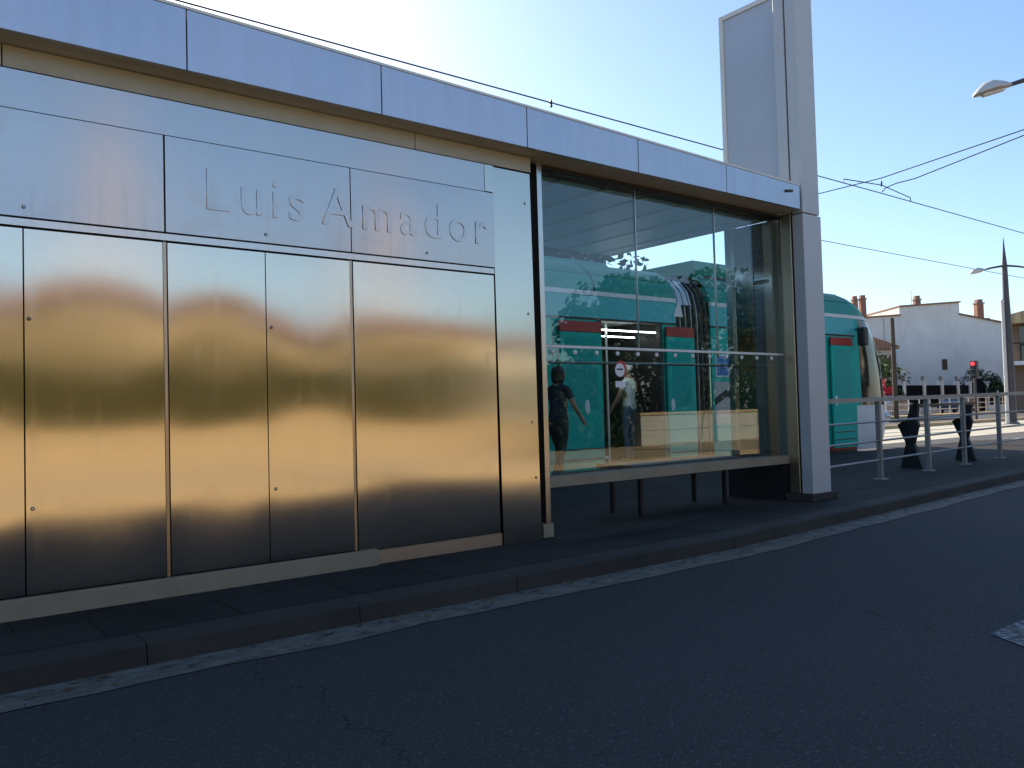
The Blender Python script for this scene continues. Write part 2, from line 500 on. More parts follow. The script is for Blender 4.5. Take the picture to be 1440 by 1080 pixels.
# pavement opposite, behind the camera
op = MB(); op.box(-60, 90, -7.0, -1.25, -0.02, 0.1)
struct('opposite_pavement', op, M['sand'])
rmk = MB()
for x0 in (3.8, 9.8, -4.2): rmk.add([(x0, 1.42, 0.004), (x0 + 2.2, 1.42, 0.004), (x0 + 2.25, 1.60, 0.004), (x0 + 0.12, 1.62, 0.004)], [(0, 1, 2, 3)])
struct('road_marking', rmk, M['paint'])

# ---------------------------------------------------------------- tram shelter
sh = thing('tram_shelter', 'long brushed steel tram stop shelter with glazed end bay and raised station name', 'tram shelter', (1.5, 5.2, 0.1))
FY = 4.70

TILT = 0.0
def warped(mb, x0, x1, z0, z1, seed, amp=0.0031, y=FY, t=0.02, nx=22, nz=44, bow=0.0, lean=None):
    # bow: the sheet leans out more towards its foot, as if pressed at the sill
    r = random.Random(seed)
    a1 = amp * r.uniform(0.7, 1.2) * r.choice((1, 1, -1)); p1, p2, p3 = [r.uniform(0, 6.28) for _ in range(3)]
    k1, k2 = r.uniform(0.9, 1.5), r.uniform(0.6, 1.3)
    w, h = x1 - x0, z1 - z0
    ln = TILT if lean is None else lean
    t0, t1 = t, t + (ln + bow) * h
    def f(u, v):
        e = math.sin(math.pi * u) ** 0.7 * math.sin(math.pi * v) ** 0.7 if 0 < u < 1 and 0 < v < 1 else 0
        X, Z = x0 + w * u, z0 + h * v
        d = a1 * math.sin(math.pi * u) * math.sin(math.pi * v)
        d += amp * 0.5 * e * math.sin(k1 * Z * 4.6 + p1 + 0.9 * math.sin(k2 * X * 2.6 + p2))
        d += amp * 0.10 * e * math.sin(X * 5 + p3)
        return (X, y - t0 - ln * (Z - z0) - bow * h * (1 - (1 - v) ** 2) - d, Z)
    mb.grid(f, nx, nz)
    yb = y + (0.03 if t0 < 0.002 else 0.0)
    mb.add([(x0, yb, z0), (x1, yb, z0), (x1, yb, z1), (x0, yb, z1), (x0, y - t0, z0), (x1, y - t0, z0), (x1, y - t1, z1), (x0, y - t1, z1)],
           [(0, 1, 5, 4), (1, 2, 6, 5), (2, 3, 7, 6), (3, 0, 4, 7)])
    return mb

# cabin core behind the cladding
core = MB(); core.box(-5.0, 3.955, FY + 0.034, 5.7, 0.10, 2.89)
core.build('cabin_wall', M['dark'], sh)
PAN = [(-3.90, -2.80), (-2.775, -2.235), (-2.23, -1.69), (-1.66, -1.12), (-1.114, -0.56), (-0.535, 0.085), (0.09, 0.685), (0.692, 1.345), (1.372, 1.917), (1.923, 2.462), (2.488, 3.592)]
SEED = [5, 6, 7, 8, 9, 12, 13, 24, 33, 41, 58]
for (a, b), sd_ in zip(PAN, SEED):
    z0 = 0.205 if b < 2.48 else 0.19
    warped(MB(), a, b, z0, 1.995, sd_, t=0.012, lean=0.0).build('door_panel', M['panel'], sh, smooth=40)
for xm in (-2.79, -1.675, -0.548, 1.3585, 2.475):
    m = MB(); m.box(xm - 0.0085, xm + 0.0085, FY - 0.005, FY + 0.03, 0.20, 2.0); m.build('mullion', M['bronze'], sh)
m = MB(); m.box(-4.0, 3.592, FY - 0.022, FY + 0.03, 2.006, 2.042); m.build('rail', M['steel'], sh)
NP = [(-3.9, -1.0), (-0.99, 0.20), (0.205, 1.352), (1.362, 2.470), (2.477, 3.600)]
npanels = []
for i, (a, b) in enumerate(NP):
    npanels.append(warped(MB(), a, b, 2.052, 2.578, 90 + i, 0.0016, t=0.024, nx=30, nz=20).build('name_panel', M['name'], sh, smooth=40))
bd = MB(); bd.box(-4.0, 3.52, FY - 0.025, FY, 2.582, 2.775); bd.build('top_band', M['name'], sh)
ct = MB()
warped(ct, 3.606, 3.955, 0.10, 2.775, 5, 0.0006, t=0.030, nx=8, nz=60, lean=-0.010); ct.build('corner_trim', M['panel'], sh, smooth=40)
m = MB(); m.box(3.524, 3.602, FY - 0.026, FY, 2.586, 2.775); m.build('corner_tab', M['panel'], sh)
# screws: small round heads with a base washer
scr = [(0.69 + 0.02, 1.55), (0.72, 0.62), (1.95, 1.56), (1.96, 0.62), (0.69, 2.10), (1.92, 2.10), (3.03, 2.10), (3.90, 1.74), (3.90, 0.95), (3.90, 2.55), (3.92, 0.55)]
def bolt_y(x, z):
    if x > 3.6: return FY - 0.030 + 0.010 * (z - 0.10)
    return FY - (0.0135 if z < 2.04 else 0.0245)
for x, z in scr:
    m = MB(); m.lathe((x, bolt_y(x, z), z), [(0.010, 0.016), (0.010, -0.002), (0.006, -0.006)], 10, 'Y'); m.build('bolt_head', M['dark_steel'], sh)
kb = MB(); kb.box(-4.0, 2.61, FY - 0.045, FY - 0.002, 0.07, 0.197, 0.006); kb.build('kickboard', M['kick'], sh)
kb = MB(); kb.box(2.615, 3.60, FY - 0.020, FY, 0.10, 0.186); kb.build('plinth_strip', M['steel_dull'], sh)
def lettering(body, x, w):
    """each letter a raised piece of its own; x = left edge on the wall, w = wanted width"""
    L = []
    for i, ch in enumerate(body):
        L.append(text_mesh('letter', ch, 0.335, 0.0035, M['letter'], sh, Matrix.Identity(4), 0.0008))
    adv = []
    for o in L:
        xs_ = [v.co.x + 1.5 for v in o.data.vertices]; adv.append((min(xs_), max(xs_)))
    gap = 0.072; tot = sum(b - a for a, b in adv) + gap * (len(L) - 1) + 0.05
    k = w / tot; cx = x
    for o, (a, b), i in zip(L, adv, range(len(L))):
        o0 = ORI['tram_shelter']
        o.data.transform(Matrix.Translation(-o0) @ FACE_Y(cx - a * k, FY - 0.0265, 2.205, k) @ Matrix.Translation(o0))
        cx += (b - a + gap + (0.05 if i == 3 else 0)) * k
lettering('LuisAmador', 1.582, 1.955)
# jamb beside the glass
m = MB(); m.box(3.957, 4.045, 4.80, 4.90, 0.12, 2.89); m.build('jamb_gap', M['dark'], sh)
m = MB(); m.box(4.047, 4.095, 4.72, 4.86, 0.20, 2.89, 0.004); m.build('jamb', M['steel'], sh)
m = MB(); m.box(4.0, 4.10, 4.70, 4.88, 0.10, 0.20, 0.004); m.build('jamb_foot', M['kick'], sh)
# roof, soffit and fascia
FB = 2.895
def ftop(x): return 3.222 - 0.0182 * (x - 1.4)
FX = [-4.2, -3.24, -2.09, -0.90, 0.26, 1.43, 2.61, 3.78, 4.92, 6.04, 7.165]
for a, b in zip(FX[:-1], FX[1:]):
    a2, b2 = a + 0.004, b - 0.004
    m = MB(); m.prism([(a2, FB), (b2, FB), (b2, ftop(b2)), (a2, ftop(a2))], 4.50, 4.53, 'Y'); m.build('fascia_panel', M['fascia'], sh)
m = MB(); m.box(-4.2, 7.182, 4.532, 7.15, FB + 0.004, FB + 0.03); m.build('soffit', M['soffit'], sh)
m = MB(); m.box(-4.2, 7.182, 4.92, 7.12, FB - 0.012, FB + 0.002); m.build('ceiling', M['ceiling'], sh)
for k in range(6):
    x = 4.5 + k * 0.5
    m = MB(); m.box(x, x + 0.012, 4.95, 7.10, FB - 0.020, FB - 0.013); m.build('ceiling_joint', M['steel_dull'], sh)
m = MB()
m.prism([(-4.2, FB + 0.032), (7.182, FB + 0.032), (7.182, 3.085), (-4.2, 3.29)], 4.534, 7.15, 'Y'); m.build('roof', M['concrete'], sh)
m = MB(); m.prism([(-4.2, ftop(-4.2) + 0.002), (7.16, ftop(7.16) + 0.002), (7.16, ftop(7.16) + 0.018), (-4.2, ftop(-4.2) + 0.018)], 4.495, 4.60, 'Y'); m.build('roof_edge', M['white_metal'], sh)
for a, b in ((-4.2, 0.60), (0.607, 2.96), (2.967, 3.955)):
    m = MB(); m.box(a, b, 4.684, 4.7, 2.785, 2.892); m.build('soffit_trim', M['trim_yellow'], sh)
m = MB(); m.box(7.184, 7.305, 4.765, 7.15, FB - 0.010, 3.08); m.build('roof_end', M['soffit'], sh)
m = MB(); m.tube([(6.93, 4.494, 3.035), (7.03, 4.494, 3.05)], 0.013, 8); m.build('fascia_fixing', M['black'], sh)
# glass bay
GX = [4.10, 5.178, 6.222, 7.245]
for a, b in zip(GX[:-1], GX[1:]):
    m = MB(); m.box(a + 0.003, b - 0.003, 4.795, 4.805, 1.532, 2.86); m.build('glass_pane', M['glass'], sh)
m = MB(); m.box(4.105, 7.242, 4.795, 4.805, 0.535, 1.508); m.build('glass_pane', M['glass'], sh)
m = MB(); m.box(4.10, 7.23, 4.785, 4.815, 1.509, 1.530, 0.002); m.build('glazing_bar', M['white_metal'], sh)
for x in (5.178, 6.222):
    m = MB(); m.box(x - 0.0032, x + 0.0032, 4.790, 4.810, 1.47, 2.86); m.build('glazing_seal', M['steel'], sh)
m = MB(); m.box(4.10, 7.26, 4.76, 4.92, 2.862, 2.892); m.build('head_channel', M['dark'], sh)
m = MB(); m.box(4.09, 7.28, 4.74, 4.90, 0.455, 0.533, 0.004); m.build('window_sill', M['kick'], sh)
m = MB(); m.tube([(4.12, 5.32, 1.44), (7.25, 5.32, 1.44)], 0.012, 8); m.build('lean_rail', M['steel_dull'], sh)
for k in range(13):
    x = 4.21 + 0.235 * k
    m = MB(); m.lathe((x, 4.792, 1.478), [(0.020, 0.0), (0.019, -0.008), (0.012, -0.015), (0.004, -0.018)], 12, 'Y'); m.build('glass_stud', M['white_metal'], sh, smooth=50)
# stickers on the lower pane: round one with a red rim, oblong one below
st = MB(); st.lathe((4.955, 4.7945, 1.355), [(0.066, 0.0), (0.066, -0.0008)], 28, 'Y'); s1 = st.build('round_sticker', plain('sticker_red', (0.55, 0.05, 0.03), 0.5), sh)
st = MB(); st.lathe((4.940, 4.7935, 1.345), [(0.055, 0.0), (0.055, -0.0008)], 28, 'Y'); st.build('sticker_disc', M['white'], s1)
st = MB(); st.box(4.905, 4.975, 4.7915, 4.7922, 1.345, 1.358); st.build('sticker_bar', M['black'], s1)
st = MB(); st.box(4.885, 5.005, 4.7938, 4.7945, 1.205, 1.255); st.build('oblong_sticker', M['white'], sh)
# end wall with the route map
m = MB(); m.box(7.30, 7.40, 4.93, 5.395, 0.46, 2.88); m.build('end_wall', M['dark_steel'], sh)
m = MB(); m.box(7.27, 7.42, 5.398, 5.475, 0.10, 2.88, 0.004); m.build('end_post', M['steel'], sh)
m = MB(); m.box(7.285, 7.42, 4.80, 4.926, 0.46, 2.88, 0.006); m.build('end_frame', M['steel_dull'], sh)
m = MB(); m.box(7.18, 7.45, 4.80, 5.46, 0.10, 0.452); m.build('end_plinth', M['black'], sh)
mp = MB(); mp.box(7.2965, 7.299, 5.146, 5.152, 1.75, 2.60)
zs = [2.60, 2.53, 2.46, 2.395, 2.335, 2.275, 2.205, 2.13, 2.06, 1.99, 1.92, 1.85, 1.78]
for z in zs: mp.lathe((7.2985, 5.149, z), [(0.011, 0.0), (0.011, -0.003)], 10, 'X')
rm_ = mp.build('route_map', M['black'], sh)
r = random.Random(4)
M['ink'] = plain('map_ink', (0.07, 0.07, 0.075), 0.6)
for i, z in enumerate(zs):
    if i == 5: continue
    y = 5.125; w_ = r.uniform(0.05, 0.15); tk = MB()
    k_ = 14; vs = []
    for q in range(k_ + 1):
        hh = r.uniform(0.003, 0.008); vs += [(7.2975, y - w_ * q / k_, z - 0.005), (7.2975, y - w_ * q / k_, z - 0.005 + hh)]
    tk.add(vs, [(2 * q, 2 * q + 1, 2 * q + 3, 2 * q + 2) for q in range(k_)]); tk.build('stop_label', M['ink'], rm_, fix=False)
ar = MB(); ar.prism([(5.138, 2.258), (4.985, 2.258), (4.962, 2.278), (4.985, 2.298), (5.138, 2.298)], 7.2955, 7.2975, 'X')
ar.build('route_arrow', M['black'], rm_)
text_mesh('stop_name', 'Luis Amador', 0.026, 0.0004, M['white'], rm_, FACE_X(7.2950, 5.125, 2.268))

# ---------------------------------------------------------------- blade sign beside the shelter
py = thing('sign_pylon', 'tall grey metal pylon with a blank blue-grey panel rising above the shelter roof', 'sign pylon', (7.36, 4.7, 0.1))
m = MB(); m.box(7.205, 7.515, 4.50, 4.62, 0.17, 2.862, 0.006); m.build('lower_column', M['pylon'], py)
m = MB(); m.box(7.205, 7.495, 4.50, 4.62, 2.872, 5.40, 0.006); m.build('upper_column', M['pylon'], py)
m = MB(); m.box(7.23, 7.48, 4.621, 4.634, 0.17, 5.37); m.build('shadow_gap', M['dark'], py)
m = MB(); m.box(7.20, 7.50, 4.635, 4.745, 0.17, 2.88, 0.005); m.build('rear_column', M['bronze'], py)
m = MB(); m.box(7.20, 7.50, 4.635, 4.745, 2.885, 5.38, 0.005); m.build('rear_column', M['pylon'], py)
m = MB(); m.box(7.17, 7.62, 4.49, 4.78, 0.098, 0.168, 0.008); m.build('base', M['kerb'], py)
m = MB(); m.box(7.29, 7.39, 4.80, 5.40, 3.30, 5.10); m.build('sign_panel', M['fin'], py)
fr_ = MB()
fr_.box(7.275, 7.405, 5.402, 5.452, 3.22, 5.15); fr_.box(7.275, 7.405, 4.79, 5.40, 5.103, 5.15); fr_.box(7.275, 7.405, 4.79, 5.40, 3.22, 3.298)
fr_.build('panel_frame', M['white_metal'], py)
m = MB(); m.box(7.31, 7.37, 4.748, 4.788, 3.22, 5.15); m.build('panel_hinge', plain('rusty_red', (0.12, 0.035, 0.03), 0.6), py)

# ---------------------------------------------------------------- furniture on the platform
bn = thing('platform_bench', 'dark bench behind the lower glass of the shelter, on four thin legs', 'bench', (6.0, 5.25, 0.1))
for x, y in ((5.42, 5.06), (5.44, 5.42), (6.55, 5.40), (6.64, 5.10)):
    m = MB(); m.box(x - 0.016, x + 0.016, y - 0.016, y + 0.016, 0.098, 0.50); m.build('leg', M['black_metal'], bn)
m = MB(); m.box(5.3, 6.8, 5.02, 5.48, 0.50, 0.54, 0.01); m.build('seat', M['black_metal'], bn)

def rail_y(x): return 4.98 + (x - 7.55) * 0.0875
def rail_z(x): return 1.045 + (x - 7.55) * 0.009
rl = thing('platform_railing', 'grey steel railing with three thin rails along the platform edge', 'railing', (9.75, rail_y(9.75), 0.1))
XE = 20.0
for x in (9.72, 11.22, 12.55, 14.1, 15.6, 17.1, 18.6, XE):
    y = rail_y(x); m = MB(); m.box(x - 0.022, x + 0.022, y - 0.03, y + 0.03, 0.098, rail_z(x) - 0.03, 0.004)
    po = m.build('post', M['rail'], rl)
    m = MB(); m.box(x - 0.07, x + 0.07, y - 0.06, y + 0.06, 0.098, 0.112); m.build('base_plate', M['rail'], po)
m = MB(); vs = []
for x in (7.53, XE + 0.05):
    y, z = rail_y(x), rail_z(x)
    vs += [(x, y - 0.035, z - 0.03), (x, y + 0.035, z - 0.03), (x, y + 0.035, z + 0.02), (x, y - 0.035, z + 0.02)]
m.add(vs, [(0, 1, 2, 3), (7, 6, 5, 4), (0, 4, 5, 1), (1, 5, 6, 2), (2, 6, 7, 3), (3, 7, 4, 0)]); m.build('top_rail', M['rail'], rl)
for h in (0.785, 0.555, 0.325):
    m = MB(); m.tube([(7.53, rail_y(7.53), h), (XE, rail_y(XE), h + 0.05)], 0.013, 8); m.build('bar', M['rail'], rl, smooth=40)

# seat with hourglass ends on the open platform
sb = thing('hourglass_bench', 'dark bench on two hourglass-shaped ends behind the railing', 'bench', (12.55, 5.75, 0.1))
def hour(x, y):
    m = MB()
    m.prism([(y - 0.16, 0.10), (y + 0.15, 0.10), (y + 0.06, 0.44), (y + 0.17, 0.70), (y + 0.03, 0.78), (y - 0.03, 0.99), (y - 0.13, 0.99), (y - 0.10, 0.76), (y - 0.12, 0.70), (y - 0.05, 0.44)], x - 0.035, x + 0.035, 'X')
    return m
hour(11.62, 5.72).build('end_support', M['black_metal'], sb); hour(13.48, 5.80).build('end_support', M['black_metal'], sb)
m = MB(); m.box(11.5, 13.6, 5.78, 5.97, 0.735, 0.765, 0.008); m.build('seat_board', M['steel_dull'], sb)
m = MB(); m.prism([(5.655, 0.90), (5.675, 0.90), (5.665, 1.0), (5.645, 1.0)], 11.5, 13.6, 'X'); m.v = [(a, b, min(c, 0.985) if c > 0.95 else c + 0.05) for a, b, c in m.v]; m.build('back_board', M['steel_dull'], sb)

# ---------------------------------------------------------------- tram
M['t_body'] = plain('tram_teal', (0.014, 0.47, 0.37), 0.45, 0.0, 0.05, spec=0.12)
M['t_band'] = plain('tram_blue_band', (0.11, 0.52, 0.52), 0.40, 0.0, 0.05, spec=0.2)
M['t_roof'] = plain('tram_green_roof', (0.005, 0.19, 0.105), 0.42, 0.0, 0.08, spec=0.3)
M['t_roof2'] = plain('tram_roof_teal', (0.02, 0.28, 0.21), 0.42, 0.0, 0.06, spec=0.3)
M['t_red'] = plain('tram_red', (0.42, 0.025, 0.02), 0.35, 0.0, 0.08)
M['t_silver'] = plain('tram_silver', (0.55, 0.56, 0.56), 0.3, 0.4, 0.05)
M['t_win'] = glass('tram_window', (0.36, 0.46, 0.46), 0.06)
M['t_screen'] = plain('tram_windscreen', (0.012, 0.02, 0.025), 0.06, 0, 0, spec=0.45)
M['leafg'] = plain('leaf_glass_teal', (0.008, 0.38, 0.32), 0.35, 0, 0.02, spec=0.15)
M['t_in'] = plain('tram_interior', (0.35, 0.36, 0.37), 0.6)
M['t_floor'] = plain('tram_floor', (0.06, 0.06, 0.06), 0.7)
M['poster'] = plain('blue_poster', (0.03, 0.18, 0.42), 0.5, 0, 0.35, 8)

tr = thing('tram', 'teal and green articulated tram with a red-topped open door standing at the platform', 'tram', (8.0, 9.7, 0.0))
TY0, TY1, TC = 8.5, 10.9, 9.7
ROOF = [(1.2, 2.70), (1.17, 2.84), (1.10, 2.95), (0.98, 3.06), (0.82, 3.15), (0.55, 3.22), (0.2, 3.26)]
def both(fn):
    """a piece on the platform side and its mirror image on the far side"""
    for sgn in (1, -1): fn(sgn)
def yy(sgn, off): return TC - sgn * (1.2 + off)
def sbox(mb, sgn, x0, x1, z0, z1, o0=-0.03, o1=0.0):
    a, b = sorted((yy(sgn, o0), yy(sgn, o1))); return mb.box(x0, x1, a, b, z0, z1)
def body_section(x0, x1, doors, windows):
    for sgn in (1, -1):
        dl = doors if sgn == 1 else []
        mb = MB(); cut = sorted([(a, b, 0.16, 2.28) for a, b in dl] + [(a, b, 1.02, 2.20) for a, b in windows])
        x = x0
        for a, b, z0, z1 in cut:
            if a > x: sbox(mb, sgn, x, a, 0.18, 2.285)
            if z0 < 0.2:
                mb.build('side_panel', M['t_body'], tr); mb = MB()
            if z0 > 0.2: sbox(mb, sgn, a, b, 0.18, z0)
            if z1 < 2.28: sbox(mb, sgn, a, b, z1, 2.285)
            x = b
        if x < x1: sbox(mb, sgn, x, x1, 0.18, 2.285)
        mb.build('side_panel', M['t_body'], tr)
        for a, b in windows:
            m = MB(); sbox(m, sgn, a, b, 1.02, 2.20, -0.022, -0.010); m.build('window', M['t_win'], tr)
        m = MB(); sbox(m, sgn, x0, x1, 2.287, 2.318, -0.03, -0.012); m.build('drip_groove', M['black'], tr)
        m = MB(); sbox(m, sgn, x0, x1, 2.32, 2.635, -0.03, 0.002); m.build('upper_band', M['t_band'], tr)
        m = MB(); sbox(m, sgn, x0, x1, 2.637, 2.70, -0.03, 0.012); m.build('white_stripe', M['white'], tr)
        m = MB(); sbox(m, sgn, x0, x1, 0.02, 0.17, -0.10, -0.03); m.build('skirt', M['black'], tr)
    m = MB()
    P = [(TC - w, z) for w, z in ROOF] + [(TC + w, z) for w, z in reversed(ROOF)]
    m.prism(P, x0, x1, 'X'); m.build('roof', M['t_roof2'], tr, smooth=45)
    m = MB(); P = [(TC - 1.105, 2.956), (TC - 0.985, 3.068), (TC - 0.825, 3.158), (TC - 0.3, 3.27), (TC + 0.3, 3.27), (TC + 0.825, 3.158), (TC + 0.985, 3.068), (TC + 1.105, 2.956)]
    m.prism(P, x0, x1, 'X'); m.build('roof_crest', M['t_roof'], tr, smooth=45)
    m = MB(); m.box(x0, x1, TY0 + 0.04, TY1 - 0.04, 0.10, 0.20); m.build('floor', M['t_floor'], tr)
    m = MB(); m.box(x0, x1, TY0 + 0.04, TY1 - 0.04, 2.40, 2.44); m.build('inner_ceiling', M['t_in'], tr)
DOOR = (8.38, 9.66)
M['lamp_on'] = emit('lit_lamp', (1.0, 0.98, 0.92), 6.0)
body_section(-3.0, 10.02, [DOOR], [(-2.2, 0.4), (0.7, 3.3), (3.6, 5.6), (5.9, 7.35)])
body_section(10.86, 15.2, [], [(12.2, 14.1)])
for x in (5.75, 7.48, 11.72, 12.1, 14.18):
    m = MB(); m.box(x - 0.006, x + 0.006, TY0 - 0.004, TY0 - 0.0005, 0.2, 2.28); m.build('panel_joint', M['black'], tr)
for x in (5.0, 8.3, 11.5, 13.6):
    m = MB(); m.tube([(x, TC - w * 1.006, z * 1.002) for w, z in ROOF], 0.008, 5); m.build('roof_seam', M['black'], tr)
# roof equipment seen over the shelter's end
m = MB(); m.prism([(8.95, 3.05), (10.45, 3.05), (10.3, 3.50), (9.1, 3.50)], 11.2, 14.6, 'X'); m.build('roof_unit', M['t_roof'], tr)
m = MB(); m.box(11.3, 14.5, 8.93, 8.96, 3.16, 3.22); m.build('roof_vent', M['black'], tr)
m = MB(); m.prism([(8.62, 2.95), (10.78, 2.95), (10.4, 3.24), (9.0, 3.24)], 2.0, 9.0, 'X'); m.build('roof_unit', M['t_roof'], tr)
# double plug door slid open, one leaf each side
def leaf(x0, x1, hx):
    m = MB(); m.box(x0, x1, TY0 - 0.07, TY0 - 0.035, 0.20, 2.10, 0.006); l = m.build('door_leaf', M['t_body'], tr)
    m = MB(); m.box(x0, x1, TY0 - 0.071, TY0 - 0.035, 2.105, 2.255, 0.004); m.build('red_header', M['t_red'], l)
    m = MB(); m.box(x0 + 0.10, x1 - 0.10, TY0 - 0.074, TY0 - 0.066, 1.05, 2.03); m.build('leaf_glass', M['leafg'], l)
    m = MB(); m.lathe((hx, TY0 - 0.072, 1.07), [(0.045, 0.0), (0.045, -0.012), (0.02, -0.016)], 18, 'Y')
    for i in range(len(m.v)):
        v = m.v[i]; m.v[i] = (v[0], v[1], 1.07 + (v[2] - 1.07) * 2.2)
    m.build('door_button', M['white'], l)
    for z in (0.48, 0.34):
        m = MB(); m.box(x0 + 0.01, x1 - 0.01, TY0 - 0.0735, TY0 - 0.069, z, z + 0.018); m.build('leaf_groove', M['black'], l)
leaf(7.56, 8.34, 8.02); leaf(9.72, 10.36, 9.80)
leaf(14.26, 15.00, 14.35)
for x in (8.36, 9.64):
    m = MB(); m.box(x - 0.03, x + 0.03, TY0 - 0.025, TY0 + 0.05, 0.18, 2.29); m.build('door_post', M['black'], tr)
m = MB(); m.tube([(8.75, 8.75, 0.2), (8.75, 8.75, 2.4)], 0.018, 8); m.build('grab_pole', M['t_silver'], tr)
m = MB(); m.tube([(10.75, 9.45, 0.2), (10.75, 9.45, 2.4)], 0.018, 8); m.build('grab_pole', M['t_silver'], tr)
m = MB(); m.tube([(8.5, 10.3, 1.0), (10.0, 10.3, 1.0)], 0.018, 8); m.build('grab_rail', M['t_silver'], tr)
for z in (2.16, 1.98):
    m = MB(); m.box(8.3, 9.95, 9.3 - (z < 2) * 0.6, 9.34 - (z < 2) * 0.6, z + 0.2 * (z < 2), z + 0.016 + 0.2 * (z < 2)); m.build('light_strip', M['lamp_on'], tr)
# bellows between the cars: ribs that follow the body outline and roll over the roof
def outline(s, dz=0.0):
    w = 1.2 * s
    pts = [(TC - w, 0.25), (TC - w, 2.35), (TC - w * 0.985, 2.62), (TC - w * 0.93, 2.84), (TC - w * 0.80, 3.02), (TC - w * 0.6, 3.13), (TC - w * 0.3, 3.18 + dz)]
    return pts + [(2 * TC - y, z) for y, z in reversed(pts)]
m = MB(); m.prism(outline(0.955), 10.02, 10.86, 'X'); bl = m.build('bellows', M['rubber'], tr, smooth=40)
for k in range(6):
    x = 10.10 + k * 0.135
    m = MB(); m.tube([(x, y, z) for y, z in outline(0.985)], 0.022, 6); m.build('bellows_rib', M['rubber'] , bl, smooth=60)
    if k in (0, 1, 2, 3):
        m = MB(); m.tube([(x + 0.035, y, z) for y, z in outline(0.99)], 0.006, 5); m.build('bellows_seam', M['t_silver'], bl)
m = MB(); o1, o2 = outline(1.0, 0.06), outline(0.93, 0.0)
o1 = o1[2:-2]; o2 = o2[2:-2]
m.prism(o1 + o2[::-1], 9.98, 10.42, 'X'); m.build('gangway_hood', M['t_silver'], tr, smooth=40)
m = MB(); m.prism([(9.95, 2.42), (10.16, 2.42), (10.12, 2.62), (10.06, 2.66)], TY0 - 0.02, TY0 - 0.005, 'Y'); m.build('notice', M['white'], tr)
m = MB(); m.box(10.95, 11.42, TY0 - 0.006, TY0 - 0.002, 1.50, 1.86); m.build('poster_frame', M['white'], tr)
m = MB(); m.box(10.975, 11.395, TY0 - 0.010, TY0 - 0.007, 1.525, 1.835); m.build('poster', M['poster'], tr)
m = MB(); m.box(10.9, 11.5, TY0 - 0.004, TY0 - 0.001, 0.75, 1.42); m.build('painted_reflection', M['t_silver'], tr)  # grey field of a building's reflection, painted on the tram side
m = MB(); m.prism([(10.9, 1.16), (11.2, 1.30), (11.5, 1.24), (11.5, 1.12), (11.2, 1.18), (10.9, 1.04)], TY0 - 0.008, TY0 - 0.005, 'Y'); m.build('painted_roof_reflection', M['black'], tr)  # dark roof shape of that painted building reflection
m = MB(); m.box(14.2, 15.1, TY0 - 0.012, TY0 + 0.0, 0.16, 0.215); m.build('red_sill', M['t_red'], tr)
# rounded cab nose: rows of a super-ellipse, shorter and narrower towards the roof
ZR = [0.12, 0.35, 0.70, 0.97, 1.3, 1.67, 2.0, 2.3, 2.50, 2.635, 2.70, 2.84, 2.95, 3.06, 3.15, 3.22, 3.26]
LR = [1.85, 2.02, 2.08, 2.05, 2.01, 1.95, 1.80, 1.58, 1.36, 1.16, 1.05, 0.86, 0.68, 0.48, 0.30, 0.12, 0.0]
BR = [1.14, 1.18, 1.2, 1.2, 1.2, 1.2, 1.2, 1.2, 1.2, 1.2, 1.2, 1.17, 1.10, 0.98, 0.82, 0.55, 0.2]
def nose(i0, i1, u0, u1, off=0.0, nu=26):
    m = MB()
    def lerp(A, z):
        for k in range(len(ZR) - 1):
            if z <= ZR[k + 1] + 1e-9:
                t = (z - ZR[k]) / (ZR[k + 1] - ZR[k]); return A[k] + (A[k + 1] - A[k]) * t
        return A[-1]
    z0, z1 = ZR[i0], ZR[i1]
    def f(u, v):
        z = z0 + (z1 - z0) * v
        ph = -math.pi / 2 + math.pi * (u0 + (u1 - u0) * u)
        e = 2 / 2.6
        cx = abs(math.cos(ph)) ** e; sy = math.copysign(abs(math.sin(ph)) ** e, math.sin(ph))
        L, B = lerp(LR, z) + off, lerp(BR, z) + off
        return (15.2 + L * cx, TC + B * sy, z)
    return m.grid(f, nu, max(2, 3 * (i1 - i0)))
nose(0, 3, 0, 1).build('bumper', M['white'], tr, smooth=50)
nose(3, 9, 0, 0.014).build('cab_corner', M['t_body'], tr, smooth=50)
nose(3, 9, 0.986, 1).build('cab_corner', M['t_body'], tr, smooth=50)
nose(3, 9, 0.014, 0.986).build('windscreen', M['t_screen'], tr, smooth=60)
nose(9, 10, 0, 1, 0.012).build('white_stripe', M['white'], tr, smooth=50)
nose(10, 12, 0, 1).build('roof_front', M['t_roof2'], tr, smooth=50)
nose(12, 16, 0, 1, 0.004).build('roof_crest', M['t_roof'], tr, smooth=50)
m = MB(); m.tube([(15.3, 8.5, 2.44), (15.1, 8.30, 2.42)], 0.02, 6); mr = m.build('mirror_arm', M['black'], tr)
m = MB(); m.box(15.0, 15.16, 8.18, 8.34, 2.10, 2.45, 0.03); m.build('mirror', M['black'], mr)
for y in (9.0, 10.4):
    m = MB(); m.lathe((17.05, y, 0.72), [(0.11, 0.0), (0.11, 0.19), (0.06, 0.21)], 16, 'X'); m.build('headlight', M['t_silver'], tr)
for x in (0.8, 2.6, 12.4, 14.2):
    for y in (8.98, 10.42):
        m = MB(); m.lathe((x, y, 0.30), [(0.29, -0.05), (0.30, 0.0), (0.29, 0.05)], 20, 'Y'); m.build('wheel', M['black'], tr)

